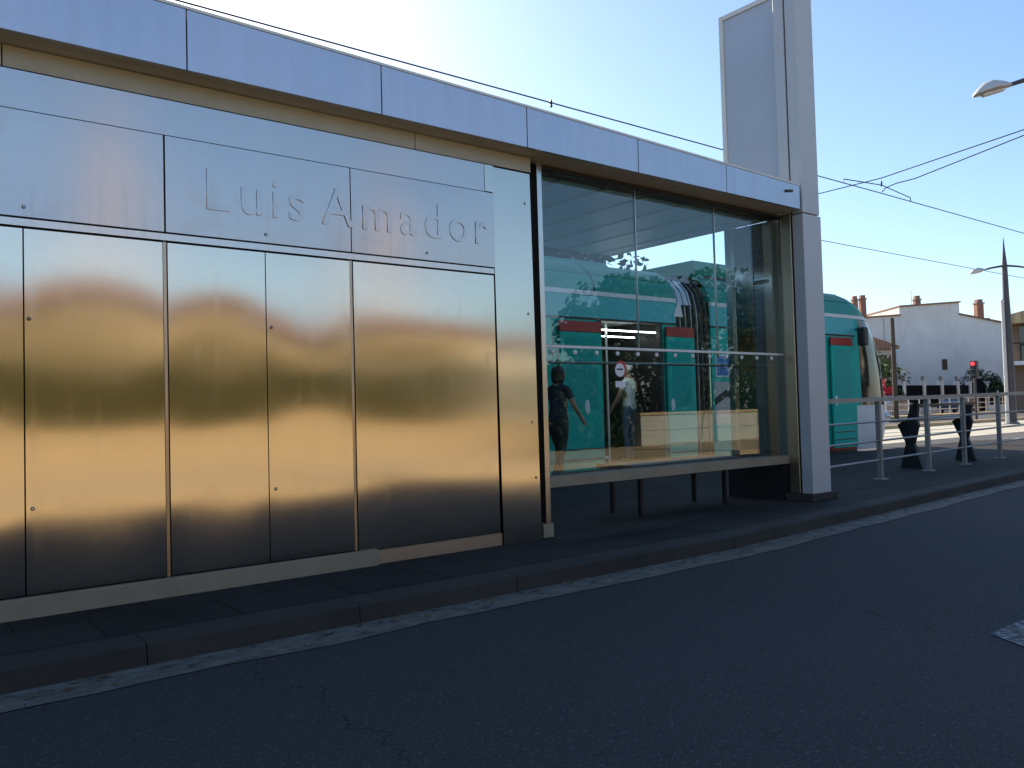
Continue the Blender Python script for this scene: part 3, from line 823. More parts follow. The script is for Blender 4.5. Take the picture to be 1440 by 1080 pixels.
# ---------------------------------------------------------------- people
def person(label, loc, rotz, J, bones, mats, head_tilt=0.0, hat=None, hair=None, scale=1.0):
    """one continuous skinned body; J: joint -> (pos, radius); bones: (a, b, material index)"""
    names = list(J)
    me = bpy.data.meshes.new('person_body')
    me.from_pydata([J[n][0] for n in names], [(names.index(a), names.index(b)) for a, b, _ in bones], [])
    o = bpy.data.objects.new('body', me); COL.objects.link(o)
    o.modifiers.new('skin', 'SKIN'); o.modifiers['skin'].use_smooth_shade = True
    for i, n in enumerate(names):
        sv = me.skin_vertices[0].data[i]; rr = J[n][1]
        sv.radius = rr if isinstance(rr, tuple) else (rr, rr)
        sv.use_root = (n == 'pelvis')
    sb_ = o.modifiers.new('sub', 'SUBSURF'); sb_.levels = 2; sb_.render_levels = 2
    dg = bpy.context.evaluated_depsgraph_get()
    me2 = bpy.data.meshes.new_from_object(o.evaluated_get(dg))
    bpy.data.objects.remove(o)
    for m_ in mats: me2.materials.append(m_)
    segs = [(Vector(J[a][0]), Vector(J[b][0]), k, max(J[a][1] if not isinstance(J[a][1], tuple) else J[a][1][0], 0.01)) for a, b, k in bones]
    for p in me2.polygons:
        c = p.center; best = (1e9, 0)
        for a, b, k, _ in segs:
            d = b - a; t = max(0, min(1, (c - a).dot(d) / max(d.length_squared, 1e-9)))
            q = (c - a - d * t).length
            if q < best[0]: best = (q, k)
        p.material_index = best[1]; p.use_smooth = True
    root = thing('person', label, 'person', loc)
    root.rotation_euler = (0, 0, rotz); root.scale = (scale,) * 3
    b = bpy.data.objects.new('body', me2); COL.objects.link(b); b.parent = root
    ORI[root.name] = Vector((0, 0, 0))
    hx = Vector(J['head'][0])
    if hat:
        m = MB(); m.lathe(hx + Vector((0, 0, 0.015)), [(0.103, -0.01), (0.106, 0.03), (0.095, 0.075), (0.06, 0.108), (0.01, 0.120)], 18); cp = m.build('cap', hat, root, smooth=60)
        m = MB(); m.prism([(-0.07, 0.09), (0.07, 0.09), (0.06, 0.16), (0.0, 0.185), (-0.06, 0.16)], hx.z + 0.01, hx.z + 0.022, 'Z'); m.xform(Matrix.Translation((hx.x, hx.y, 0))); m.build('peak', hat, cp)
        m = MB(); m.box(hx.x - 0.045, hx.x + 0.045, hx.y - 0.112, hx.y - 0.098, hx.z + 0.02, hx.z + 0.038); m.build('strap', M['black'], cp)
    if hair:
        m = MB(); m.lathe(hx + Vector((0, -0.022, 0.0)), [(0.085, -0.13), (0.105, -0.06), (0.108, 0.03), (0.095, 0.085), (0.06, 0.118), (0.01, 0.130)], 18); m.build('hair', hair, root, smooth=60)
    fc = MB()
    for sx in (-0.033, 0.033): fc.lathe(hx + Vector((sx, 0.088, 0.0)), [(0.012, -0.006), (0.014, 0.0), (0.008, 0.006)], 8, 'Y')
    fc.build('eyes', M['black'], root)
    er = MB()
    for sx in (-0.098, 0.098): er.lathe(hx + Vector((sx, 0.0, -0.01)), [(0.010, -0.028), (0.017, 0.0), (0.012, 0.028)], 8)
    er.build('ears', mats[0], root)
    return root

def skeleton(la, ra, ll, rl, lean=0.0):
    """joints facing +Y; la/ra = elbow, wrist; ll/rl = knee, ankle"""
    J = {'pelvis': ((0, 0, 0.93), (0.155, 0.115)), 'waist': ((0, lean * 0.3, 1.10), (0.145, 0.10)), 'chest': ((0, lean * 0.7, 1.30), (0.17, 0.115)),
         'neck0': ((0, lean, 1.46), (0.085, 0.07)), 'neck': ((0, lean + 0.01, 1.53), 0.055), 'jaw': ((0, lean + 0.035, 1.585), (0.062, 0.075)),
         'head': ((0, lean + 0.02, 1.655), (0.078, 0.096)), 'crown': ((0, lean + 0.01, 1.725), (0.062, 0.075)), 'nose': ((0, lean + 0.118, 1.635), 0.012)}
    B = [('pelvis', 'waist', 1), ('waist', 'chest', 1), ('chest', 'neck0', 1), ('neck0', 'neck', 0), ('neck', 'jaw', 0), ('jaw', 'head', 0), ('head', 'crown', 0), ('head', 'nose', 0)]
    for s, (el, wr) in ((-1, la), (1, ra)):
        t = 'l' if s < 0 else 'r'
        J['sh' + t] = ((s * 0.17, lean * 0.9, 1.42), 0.062); J['up' + t] = (tuple((Vector((s * 0.17, lean * 0.9, 1.42)) + Vector(el)) / 2), 0.052)
        J['el' + t] = (el, 0.042); J['wr' + t] = (wr, (0.026, 0.030))
        B += [('neck0', 'sh' + t, 1), ('sh' + t, 'up' + t, 1), ('up' + t, 'el' + t, 0), ('el' + t, 'wr' + t, 0)]
        d = (Vector(wr) - Vector(el)).normalized(); side = d.cross(Vector((0, 1, 0.2))).normalized(); fwd = side.cross(d).normalized()
        pm_ = Vector(wr) + d * 0.07
        J['pa' + t] = (tuple(pm_), (0.036, 0.020)); B.append(('wr' + t, 'pa' + t, 0))
        for q, (off, ln) in enumerate(((-0.028, 0.062), (-0.010, 0.074), (0.010, 0.070), (0.027, 0.055))):
            k1 = pm_ + d * ln * 0.5 + fwd * off; k2 = pm_ + d * ln * 0.95 + fwd * off + side * 0.02 * s
            J[f'f{q}a{t}'] = (tuple(k1), 0.0095); J[f'f{q}b{t}'] = (tuple(k2), 0.0075)
            B += [('pa' + t, f'f{q}a{t}', 0), (f'f{q}a{t}', f'f{q}b{t}', 0)]
        th = Vector(wr) + d * 0.04 + fwd * 0.055
        J['th' + t] = (tuple(th), 0.011); J['ti' + t] = (tuple(th + d * 0.035 + fwd * 0.012), 0.009); B += [('wr' + t, 'th' + t, 0), ('th' + t, 'ti' + t, 0)]
    for s, (kn, an) in ((-1, ll), (1, rl)):
        t = 'l' if s < 0 else 'r'
        J['hi' + t] = ((s * 0.09, 0, 0.87), 0.098); J['tg' + t] = (tuple((Vector((s * 0.09, 0, 0.87)) + Vector(kn)) / 2), 0.085)
        J['kn' + t] = (kn, 0.060); J['cf' + t] = (tuple(Vector(kn) * 0.65 + Vector(an) * 0.35 + Vector((0, -0.012, 0))), 0.058)
        J['an' + t] = (an, 0.040); J['he' + t] = ((an[0], an[1] - 0.01, an[2] - 0.05), 0.038); J['to' + t] = ((an[0] + s * 0.02, an[1] + 0.16, max(0.03, an[2] - 0.06)), (0.042, 0.026))
        B += [('pelvis', 'hi' + t, 2), ('hi' + t, 'tg' + t, 2), ('tg' + t, 'kn' + t, 2), ('kn' + t, 'cf' + t, 2), ('cf' + t, 'an' + t, 2), ('an' + t, 'he' + t, 3), ('he' + t, 'to' + t, 3)]
    return J, B

skin = plain('skin', (0.40, 0.24, 0.16), 0.5)
J, B = skeleton(((-0.26, 0.05, 1.18), (-0.23, 0.20, 1.00)), ((0.42, 0.12, 1.32), (0.50, 0.24, 1.56)), ((-0.11, 0.03, 0.49), (-0.12, -0.02, 0.09)), ((0.10, 0.05, 0.49), (0.13, 0.03, 0.09)))
person('person in white T-shirt, white cap and blue jeans standing inside the tram doorway', (9.72, 9.25, 0.2), R(12), J, B,
       [skin, plain('white_tshirt', (0.80, 0.80, 0.80), 0.8), plain('blue_jeans', (0.07, 0.13, 0.22), 0.85), plain('tan_shoes', (0.35, 0.24, 0.13), 0.6)], hat=M['white'], scale=0.87)
J, B = skeleton(((-0.25, -0.06, 1.16), (-0.27, 0.06, 0.94)), ((0.25, 0.08, 1.16), (0.27, 0.24, 0.98)), ((-0.09, 0.16, 0.50), (-0.10, 0.10, 0.10)), ((0.09, -0.05, 0.50), (0.10, -0.30, 0.13)), 0.03)
person('person in dark clothes and orange shoes walking past the tram at the window edge', (7.10, 8.0, 0.1), R(-75), J, B,
       [skin, plain('navy_top', (0.02, 0.03, 0.05), 0.8), plain('dark_trousers', (0.03, 0.027, 0.03), 0.85), plain('orange_shoes', (0.65, 0.16, 0.04), 0.6)], hair=plain('dark_hair', (0.015, 0.012, 0.01), 0.6), scale=0.84)

# ---------------------------------------------------------------- trees, hedges
M['bark'] = plain('bark', (0.10, 0.075, 0.05), 0.9, 0, 0.35, 8, 0.5, 30)
M['leaf_dark'] = leaves('leaf_dark', (0.018, 0.04, 0.012), (0.06, 0.10, 0.03))
M['leaf_olive'] = leaves('leaf_olive', (0.075, 0.075, 0.008), (0.21, 0.18, 0.018))
M['leaf_flower'] = leaves('leaf_flower', (0.35, 0.25, 0.02), (0.6, 0.45, 0.04))
M['leaf_red'] = leaves('leaf_red', (0.45, 0.02, 0.04), (0.6, 0.05, 0.08))

def leaf_mesh(name, pts, size, mat, parent, seed, aspect=0.55):
    r = random.Random(seed); vs, fs = [], []
    for p in pts:
        n = Vector((r.gauss(0, 1), r.gauss(0, 1), r.gauss(0, 1) + 0.4)).normalized()
        u = n.orthogonal().normalized(); u.rotate(Matrix.Rotation(r.uniform(0, 6.28), 3, n)); w = n.cross(u)
        L = size * r.uniform(0.6, 1.3); q = Vector(p); i = len(vs)
        vs += [q - u * L * 0.5, q + w * L * aspect * 0.5, q + u * L * 0.5, q - w * L * aspect * 0.5]
        fs.append((i, i + 1, i + 2, i + 3))
    m = MB(); m.add(vs, fs)
    return m.build(name, mat, parent, fix=False)

def tree(name, label, cat, loc, H, cr, seed, lm, nleaf, trunk_h, trunk_r, leaf=0.17, group=None, clumps=26, spread=0.75):
    r = random.Random(seed)
    t = thing(name, label, cat, loc, group); B0 = Vector(loc)
    tm_ = MB(); top = B0 + Vector((r.uniform(-.2, .2), r.uniform(-.2, .2), trunk_h))
    mid = B0.lerp(top, 0.5) + Vector((r.uniform(-.08, .08), r.uniform(-.08, .08), 0))
    tm_.tube([B0 - Vector((0, 0, 0.05)), B0 + Vector((0, 0, 0.25)), mid, top], [trunk_r * 1.5, trunk_r * 1.05, trunk_r * 0.9, trunk_r * 0.75], 10)
    cen = B0 + Vector((0, 0, trunk_h + (H - trunk_h) * 0.5)); hz = (H - trunk_h) * 0.55
    cl = []
    for k in range(clumps):
        a = r.uniform(0, 6.283); e = r.uniform(-0.9, 1.0); rr_ = r.uniform(0.35, 1.0) ** 0.6
        c = cen + Vector((math.cos(a) * cr * rr_ * math.sqrt(max(0.05, 1 - e * e)), math.sin(a) * cr * rr_ * math.sqrt(max(0.05, 1 - e * e)), e * hz * 0.85))
        cl.append((c, r.uniform(0.35, 0.62) * cr * spread))
        if k < 12:
            m1 = top.lerp(c, 0.45) + Vector((0, 0, -0.12 * cr))
            tm_.tube([top - Vector((0, 0, 0.15)), m1, c], [trunk_r * 0.5, trunk_r * 0.28, trunk_r * 0.08], 6)
    tm_.build('trunk', M['bark'], t, smooth=60)
    pts = []
    for _ in range(nleaf):
        c, q = r.choice(cl)
        d = Vector((r.gauss(0, 1), r.gauss(0, 1), r.gauss(0, 0.8))).normalized() * q * r.uniform(0.25, 1.0) ** 0.5
        pts.append(c + d)
    leaf_mesh('crown', pts, leaf, lm, t, seed + 1)
    return t

BT = [(4.5, 13.9, 6.2, 2.5, 'dark leafy street tree behind the tram, nearest the dark jamb of the glass bay'),
      (8.3, 14.3, 7.0, 2.4, 'dense street tree behind the tram, standing mid-row against the grey building'),
      (11.6, 13.8, 6.9, 2.2, 'street tree behind the tram whose ragged leaves stand against the open sky')]
for i, (x, y, h, cr, lb) in enumerate(BT):
    tree('street_tree', lb, 'tree', (x, y, -0.02), h, cr, 11 + i * 7, M['leaf_dark'], 9000, 2.4, 0.16, 0.21, 'street trees behind the tram', 30)

# dark apartment block behind the trees
def windows(parent, x0, x1, n, z0, z1, y, wmat, fr, d=0.12, face=-1):
    w = (x1 - x0) / n
    for k in range(n):
        a, b = x0 + w * (k + 0.25), x0 + w * (k + 0.75)
        m = MB(); m.box(a - 0.06, b + 0.06, min(y, y + face * 0.05), max(y, y + face * 0.05), z0 - 0.06, z1 + 0.06); f = m.build('window', fr, parent)
        m = MB(); m.box(a, b, min(y + face * 0.052, y + face * 0.058), max(y + face * 0.052, y + face * 0.058), z0, z1); m.build('pane', wmat, f)
        m = MB(); m.box(a - 0.12, b + 0.12, min(y, y + face * 0.14), max(y, y + face * 0.14), z0 - 0.13, z0 - 0.065); m.build('sill', fr, f)

ab = thing('apartment_block', 'dark grey flat-roofed block standing behind the street trees and the tram', 'building', (5.6, 21.5, 0))
m = MB(); m.box(-6, 17.3, 17.2, 26, -0.03, 8.6); m.build('wall', stucco('block_grey', (0.16, 0.18, 0.23)), ab)
m = MB(); m.box(-6.1, 17.5, 17.0, 26.2, 8.6, 8.8); m.build('roof', M['concrete'], ab)
for z in (1.0, 4.6): windows(ab, -5, 17, 7, z, z + 1.7, 17.2, M['car_glass'], M['concrete'])

# ---------------------------------------------------------------- opposite side of the street (seen mirrored in the steel and glass)
pw = thing('parapet_wall', 'low cream block wall across the street, mirrored in the shelter glass', 'wall', (17.8, -4.6, 0.1))
m = MB()
x = 15.2
for k in range(4):
    for q in range(2): m.box(x + 0.004, x + 1.296, -4.72, -4.5, 0.10 + q * 0.375 + 0.004, 0.10 + q * 0.375 + 0.371, 0.006)
    x += 1.3
m.build('block_courses', stucco('cream_blocks', (0.60, 0.58, 0.50), 0.2), pw)
m = MB(); m.box(15.15, 20.45, -4.76, -4.46, 0.852, 0.92, 0.01); m.build('coping', M['sand'], pw)
tree('yellow_flowering_tree', 'slender tree with yellow flowers beside the end of the low cream wall', 'tree', (20.9, -4.4, 0.1), 4.9, 1.6, 77, M['leaf_olive'], 3600, 1.7, 0.10, 0.15)
fl = bpy.data.objects['yellow_flowering_tree']
r = random.Random(9); pts = []
for k in range(26):
    a = r.uniform(0, 6.28); c = Vector((20.9 + math.cos(a) * r.uniform(.3, 1.5), -4.4 + math.sin(a) * r.uniform(.3, 1.5), r.uniform(1.9, 4.6)))
    pts += [c + Vector((r.gauss(0, .11), r.gauss(0, .11), r.gauss(0, .11))) for _ in range(22)]
leaf_mesh('blossom', pts, 0.10, M['leaf_flower'], fl, 5)

hd = thing('hedge', 'long olive green hedge across the street, mirrored dark in the steel doors', 'hedge', (2.0, -7.8, 0.1))
pts = []; r = random.Random(21)
for _ in range(22000):
    x = r.uniform(-12, 12.9); top = 2.55 + 0.25 * math.sin(x * 0.9) + 0.25 * math.sin(x * 2.3 + 1)
    y = -7.9 + r.choice((-1, 1)) * 0.55 * r.uniform(0.5, 1) ; z = r.uniform(0.25, top)
    if r.random() < 0.25: y = r.uniform(-8.5, -7.3); z = top
    pts.append((x, y, z))
leaf_mesh('foliage', pts, 0.17, M['leaf_olive'], hd, 8)
m = MB()
for k in range(25): m.tube([(-12 + k, -7.9, 0.0), (-12 + k + 0.1, -7.85, 1.7)], 0.05, 6)
m.box(-12, 12.8, -8.05, -7.75, 0.0, 2.1)
m.build('stems', plain('hedge_core', (0.035, 0.035, 0.012), 0.9), hd)

bk = thing('added_laurel', 'dark laurel clump added across the street at the end of the low cream wall', 'shrub', (13.4, -5.2, 0.1))  # added to keep the ochre house's reflection off the shelter glass
r = random.Random(77); pts = []
for _ in range(7000):
    x = r.uniform(12.9, 15.2); top = 2.3 + 0.3 * math.sin(x * 2.7)
    pts.append((x, -5.2 + r.gauss(0, 0.28), r.uniform(0.12, top)))
leaf_mesh('foliage', pts, 0.20, M['leaf_dark'], bk, 18)
for k in range(4):
    m = MB(); m.tube([(13.3 + k * 0.5, -5.2, 0.08), (13.35 + k * 0.5, -5.15, 1.0), (13.3 + k * 0.52, -5.25, 1.9)], [0.05, 0.04, 0.02], 6); m.build('stem', M['bark'], bk)
rw = thing('low_garden_wall', 'long low ochre rendered wall across the street, standing in front of the olive hedge', 'wall', (0.4, -7.15, 0.1))
m = MB(); m.box(-12, 12.6, -7.25, -7.05, 0.0, 0.86); m.build('render', stucco('ochre_render', (0.34, 0.26, 0.155), 0.3), rw)
m = MB(); m.box(-12.05, 12.65, -7.3, -7.0, 0.862, 0.93, 0.01); m.build('coping', M['sand'], rw)
def house(name, label, x0, x1, y0, y1, h, wallc, roofc, nwin, loc):
    b = thing(name, label, 'house', loc)
    m = MB(); m.box(x0, x1, y0, y1, -0.03, h); m.build('wall', stucco(name + '_wall', wallc), b)
    xm = (y0 + y1) / 2
    m = MB(); m.prism([(y0 - 0.3, h + 0.002), (y1 + 0.35, h + 0.002), (y1 + 0.35, h + 0.12), (xm, h + 1.0), (y0 - 0.3, h + 0.12)], x0 - 0.2, x1 + 0.2, 'X'); m.build('roof', tiles_mat(name + '_tiles', roofc), b)
    windows(b, x0 + 0.4, x1 - 0.4, nwin, 1.3, 2.5, y1, M['car_glass'], M['white'], face=1)
    m = MB(); m.box(x0 + 0.15, x0 + 1.05, y1, y1 + 0.06, 0.0, 2.1); d = m.build('door', plain(name + '_door', (0.12, 0.06, 0.03), 0.6), b)
    m = MB(); m.lathe((x0 + 0.95, y1 + 0.09, 1.05), [(0.02, -0.03), (0.035, 0.0), (0.01, 0.03)], 10, 'Y'); m.build('handle', M['steel'], d)
    return b
OT = [(22.0, -10.5, 5.6, 2.6, 'added broad dark tree across the street, next past the ochre house'),  # row added to darken what the shelter glass reflects
      (27.5, -11.5, 6.0, 3.0, 'added broad dark tree across the street, in the middle of the row past the ochre house'),
      (33.5, -10.0, 6.2, 3.0, 'added broad dark tree across the street, farthest from the ochre house')]
for i, (x, y, h, cr, lb) in enumerate(OT):
    tree('added_tree', lb, 'tree', (x, y, -0.03), h, cr, 211 + i * 5, M['leaf_dark'], 8000, 0.4, 0.16, 0.30, 'added broad trees across the street', 30)
house('peach_house', 'long low peach rendered house with a tiled roof beyond the olive hedge', -9, 7.6, -20, -12.5, 3.7, (0.43, 0.32, 0.18), (0.33, 0.17, 0.09), 6, (-1, -16, 0))
house('ochre_house', 'low ochre house with a tiled roof beside the peach house', 8.4, 18.6, -21, -13.0, 3.6, (0.46, 0.34, 0.19), (0.33, 0.16, 0.08), 4, (13, -17, 0))
house('added_terrace', 'added two-storey cream house across the street, far along beyond the shade trees', 38.5, 60, -18, -8.5, 6.2, (0.60, 0.52, 0.40), (0.33, 0.17, 0.09), 7, (50, -13, 0))  # house added to reflect as stripes in the tram windscreen
for x, y, h, lb in ((40.0, -5.5, 6.5, 'added dark tree across the street before the near end of the cream terrace'), (47.0, -5.0, 6.0, 'added dark tree across the street before the middle of the cream terrace')):  # trees added to darken the reflection in the tram windscreen
    tree('added_tree', lb, 'tree', (x, y, -0.03), h, 2.6, int(x * 3), M['leaf_dark'], 5000, 1.0, 0.16, 0.28, 'added broad trees across the street', 28)
for (x, y, w, h, lb) in ((25.5, -36, 1.5, 12.8, 'tall square brick chimney stack rising behind the low ochre house'), (10.2, -36, 1.3, 14.0, 'second square brick stack, taller, rising behind the peach house')):
    c = thing('chimney_stack', lb, 'chimney', (x, y, 0))
    m = MB(); m.prism([(x - w * .6, y - w * .6), (x + w * .6, y - w * .6), (x + w * .6, y + w * .6), (x - w * .6, y + w * .6)], -0.03, 1.0, 'Z'); m.build('base', M['concrete'], c)
    m = MB(); m.box(x - w / 2, x + w / 2, y - w / 2, y + w / 2, 1.0, h); m.build('shaft', stucco('stack_render', (0.75, 0.52, 0.36), 0.2), c)
    m = MB(); m.box(x - w * .58, x + w * .58, y - w * .58, y + w * .58, h, h + 0.35); m.build('cap', M['concrete'], c)

# ---------------------------------------------------------------- lamps, wires, masts
def lamp(label, x, y, zt):
    t = thing('street_lamp', label, 'street lamp', (x, y, -0.02), 'tapering two-armed street lamps')
    m = MB(); m.lathe((x, y, 0), [(0.28, -0.02), (0.28, 0.06), (0.20, 0.08)], 16); m.build('base', M['concrete'], t)
    m = MB(); m.lathe((x, y, 0), [(0.20, 0.08), (0.185, 2.0), (0.15, 4.3), (0.12, 5.2), (0.10, zt - 1.0), (0.045, zt - 0.35), (0.008, zt + 0.15)], 14); m.build('pole', M['mast'], t, smooth=40)
    for s in (1, -1):
        dx, dy = -0.62 * s, 0.78 * s
        P = lambda u, z: (x + dx * u, y + dy * u, z)
        m = MB(); m.tube([P(0.05, zt - 1.0), P(0.5, zt - 1.06), P(0.75, zt - 1.12)], [0.045, 0.04, 0.035], 8); ar_ = m.build('arm', M['mast'], t, smooth=40)
        m = MB(); q = Vector((dx, dy, -0.22)).normalized(); c0 = Vector(P(0.72, zt - 1.12)); side = q.cross(Vector((0, 0, 1))).normalized(); up = side.cross(q)
        vs, n = [], 14
        prof = [(0.0, 0.04, 0.03), (0.10, 0.11, 0.10), (0.25, 0.165, 0.17), (0.40, 0.15, 0.165), (0.52, 0.09, 0.085), (0.60, 0.02, 0.01)]
        for u, w, h_ in prof:
            for k in range(n):
                a = 2 * math.pi * k / n; sn = math.sin(a)
                vs.append(c0 + q * u + side * w * math.cos(a) + up * (h_ * sn if sn > 0 else 0.025 * sn))
        m.add(vs, [(i * n + k, i * n + (k + 1) % n, (i + 1) * n + (k + 1) % n, (i + 1) * n + k) for i in range(len(prof) - 1) for k in range(n)] + [tuple(range(n)), tuple(range((len(prof) - 1) * n, len(prof) * n))])
        hd_ = m.build('lamp_head', M['lamp_grey'], ar_, smooth=50)
        m = MB(); b0 = c0 + q * 0.12 - up * 0.026
        m.add([b0 - side * 0.06, b0 + side * 0.06, b0 + q * 0.34 + side * 0.07, b0 + q * 0.34 - side * 0.07,
               b0 - side * 0.05 - up * 0.03, b0 + side * 0.05 - up * 0.03, b0 + q * 0.33 + side * 0.06 - up * 0.03, b0 + q * 0.33 - side * 0.06 - up * 0.03],
              [(0, 1, 2, 3), (4, 5, 6, 7), (0, 1, 5, 4), (1, 2, 6, 5), (2, 3, 7, 6), (3, 0, 4, 7)]); m.build('lamp_glass', M['white'], hd_)
    return t
M['mast'] = plain('mast_grey', (0.085, 0.078, 0.085), 0.5, 0.3)
M['lamp_grey'] = plain('lamp_grey', (0.62, 0.60, 0.58), 0.45, 0.2)
lamp('near street lamp with a drop-shaped head reaching in from beyond the railing', 15.62, 4.98, 7.35)
lamp('distant tapering street lamp with two arms in front of the white gabled house', 36.8, 14.0, 7.4)
sp = thing('slim_post', 'slim pale post standing beside the distant two-armed lamp', 'post', (36.52, 14.04, 0))
m = MB(); m.tube([(36.52, 14.04, -0.02), (36.52, 14.04, 4.9)], [0.075, 0.06], 10); m.build('shaft', M['lamp_grey'], sp)
m = MB(); m.lathe((36.52, 14.04, 4.9), [(0.07, 0), (0.08, 0.05), (0.02, 0.12)], 10); m.build('cap', M['lamp_grey'], sp)
M['wire'] = plain('wire', (0.03, 0.03, 0.035), 0.5, 0.5)
def wire(label, pts, rad=0.012):
    m = MB(); m.tube(pts, rad, 5); return tag(m.build('overhead_wire', M['wire']), label, 'overhead wire', 'overhead tram wires')
w1 = wire('long contact wire running above the shelter roof and on past the pylon', [(-30, 10, 5.94), (19.4, 10, 6.0), (60, 10, 5.9)])
wire('second contact wire, lower in the sky over the white house', [(-30, 15, 6.30), (25, 15, 6.36), (80, 15, 6.5)])
wire('upper span wire climbing from the pylon to the upper edge of the sky', [(19.4, 14.2, 6.34), (19.4, 10.0, 6.37), (19.4, 6.88, 6.66), (19.4, 3.2, 7.0)])
wire('lower span wire with a crooked steady arm over the contact wire', [(19.4, 10.0, 6.03), (19.4, 9.9, 6.11), (19.4, 9.65, 6.16), (19.4, 9.2, 6.17), (19.4, 6.89, 6.54), (19.4, 3.2, 6.95)])
wire('short bridle wire hung between two clamps on the contact wire', [(17.7, 10, 6.0), (17.72, 10, 6.09), (19.4, 10, 6.2), (20.8, 10, 6.09), (20.82, 10, 6.0)])
for x, z, y, lb in ((8.92, 5.96, 10, 'small clamp on the contact wire above the shelter roof'), (19.4, 6.22, 10, 'dark insulator where the span wires meet above the contact wire')):
    m = MB(); m.lathe((x, y, z), [(0.01, -0.05), (0.025, -0.03), (0.015, 0.0), (0.025, 0.03), (0.008, 0.09)], 8)
    tag(m.build('wire_insulator', M['wire']), lb, 'insulator')
for (y0, lb) in ((3.1, 'slender grey mast on the kerb holding the span wires'), (14.3, 'slender grey mast behind the tracks holding the span wires')):
    cp = thing('catenary_mast', lb, 'mast', (19.4, y0, 0))
    m = MB(); m.lathe((19.4, y0, 0), [(0.11, -0.02), (0.09, 4), (0.07, 7.2)], 12); m.build('pole', M['mast'], cp)
    m = MB(); m.lathe((19.4, y0, 0), [(0.2, -0.02), (0.2, 0.1)], 12); m.build('base', M['concrete'], cp)

# ---------------------------------------------------------------- far side: railing, garden wall, houses
frl = thing('far_railing', 'pale railing along the far pavement in front of the garden wall', 'railing', (58, 26, 0.1))
for k in range(24):
    x = 47 + k * 1.42
    m = MB(); m.box(x - 0.035, x + 0.035, 25.97, 26.03, 0.11, 1.18); m.build('post', M['white_metal'], frl)
for z in (0.45, 0.8, 1.15):
    m = MB(); m.box(46.9, 80, 25.975, 26.025, z - 0.025, z + 0.025); m.build('bar', M['white_metal'], frl)

gw = thing('garden_wall', 'white pillared garden wall with dark panels and urn finials before the white house', 'garden wall', (72, 32, 0))
M['panel_dark'] = plain('fence_panel_navy', (0.006, 0.008, 0.012), 0.9, spec=0.1)
GPX = [57.5, 60.7, 64.0, 67.25, 70.3, 73.2, 75.5, 78.9, 80.85, 84.5]
for a in GPX:
    m = MB(); m.box(a - 0.19, a + 0.19, 31.8, 32.2, -0.03, 2.5, 0.03); pl = m.build('pillar', M['white'], gw)
    m = MB(); m.box(a - 0.24, a + 0.24, 31.74, 32.26, 2.5, 2.57); m.build('capital', M['white'], pl)
    m = MB(); m.lathe((a, 32, 2.57), [(0.08, 0), (0.05, 0.1), (0.13, 0.25), (0.14, 0.36), (0.06, 0.46)], 12); m.build('finial', M['concrete'], pl, smooth=50)
for a, b in zip(GPX[:-1], GPX[1:]):
    if a == 75.5: continue
    m = MB(); m.box(a + 0.195, b - 0.195, 31.92, 32.08, 0.5, 2.25); m.build('infill_panel', M['panel_dark'], gw)
    m = MB(); m.box(a + 0.195, b - 0.195, 31.85, 32.15, -0.03, 0.495); m.build('base_course', M['white'], gw)
m = MB(); m.prism([(75.7, 0.0), (78.7, 0.0), (78.7, 2.3), (77.9, 2.75), (77.2, 2.85), (76.5, 2.75), (75.7, 2.3)], 31.94, 32.06, 'Y'); m.build('gate', M['panel_dark'], gw)

CR = Vector((0.783, -0.622, 0)).normalized(); CF = Vector((0.622, 0.783, 0)).normalized()
KH = 1.3
def HF(u, d, z): p = (CR * u + CF * d) * KH; return (p.x, p.y, 1.03 + (z - 1.03) * KH if z > 0 else z)
def hprism(poly, d0, d1):
    """outline (u, z) in a plane square to the street view, given real depth"""
    m = MB(); n = len(poly)
    vs = [HF(u, d0, z) for u, z in poly] + [HF(u, d1, z) for u, z in poly]
    return m.add(vs, [tuple(range(n)), tuple(range(2 * n - 1, n - 1, -1))] + [(i, i + n, (i + 1) % n + n, (i + 1) % n) for i in range(n)])
def hbox(u0, u1, d0, d1, z0, z1): return hprism([(u0, z0), (u1, z0), (u1, z1), (u0, z1)], d0, d1)
M['tile'] = tiles_mat('roof_tiles', (0.34, 0.20, 0.13))
M['tile_y'] = tiles_mat('yellow_tiles', (0.55, 0.42, 0.24))
M['brick'] = brick_mat('chimney_brick', (0.34, 0.13, 0.08))
wh = thing('white_house', 'big blank white gabled house with a stepped parapet behind the garden wall', 'house', HF(30.5, 63, 0))
prof = [(24.9, -0.03), (35.6, -0.03), (35.6, 6.35), (32.25, 7.12), (32.25, 7.98), (27.95, 7.78), (27.95, 7.16), (24.9, 7.02)]
hprism(prof, 60, 66).build('wall', stucco('white_gable', (0.80, 0.78, 0.75), 0.35), wh)
for a, b in zip(prof[2:-1], prof[3:]):
    u0, u1 = sorted((a[0], b[0]))
    if u1 - u0 < 0.1: continue
    za, zb = (a[1], b[1]) if a[0] < b[0] else (b[1], a[1])
    hprism([(u0 - 0.05, za + 0.005), (u1 + 0.05, zb + 0.005), (u1 + 0.05, zb + 0.10), (u0 - 0.05, za + 0.10)], 59.85, 72.1).build('roof_edge', M['tile'], wh)
hbox(30.85, 31.2, 59.95, 60.0, 3.2, 3.95).build('window', M['car_glass'], wh)
hbox(26.8, 26.95, 59.85, 60.0, 2.5, 7.0).build('downpipe', M['lamp_grey'], wh)
def chim(u, d, z0, z1, w):
    ch = hbox(u - w / 2, u + w / 2, d, d + w, z0, z1).build('chimney', M['brick'], wh)
    hbox(u - w * .65, u + w * .65, d - 0.06, d + w + 0.06, z1 + 0.002, z1 + 0.09).build('chimney_cap', M['concrete'], ch)
    hbox(u - w * .4, u + w * .4, d + 0.02, d + w - 0.02, z1 + 0.092, z1 + 0.32).build('chimney_pot', M['brick'], ch)
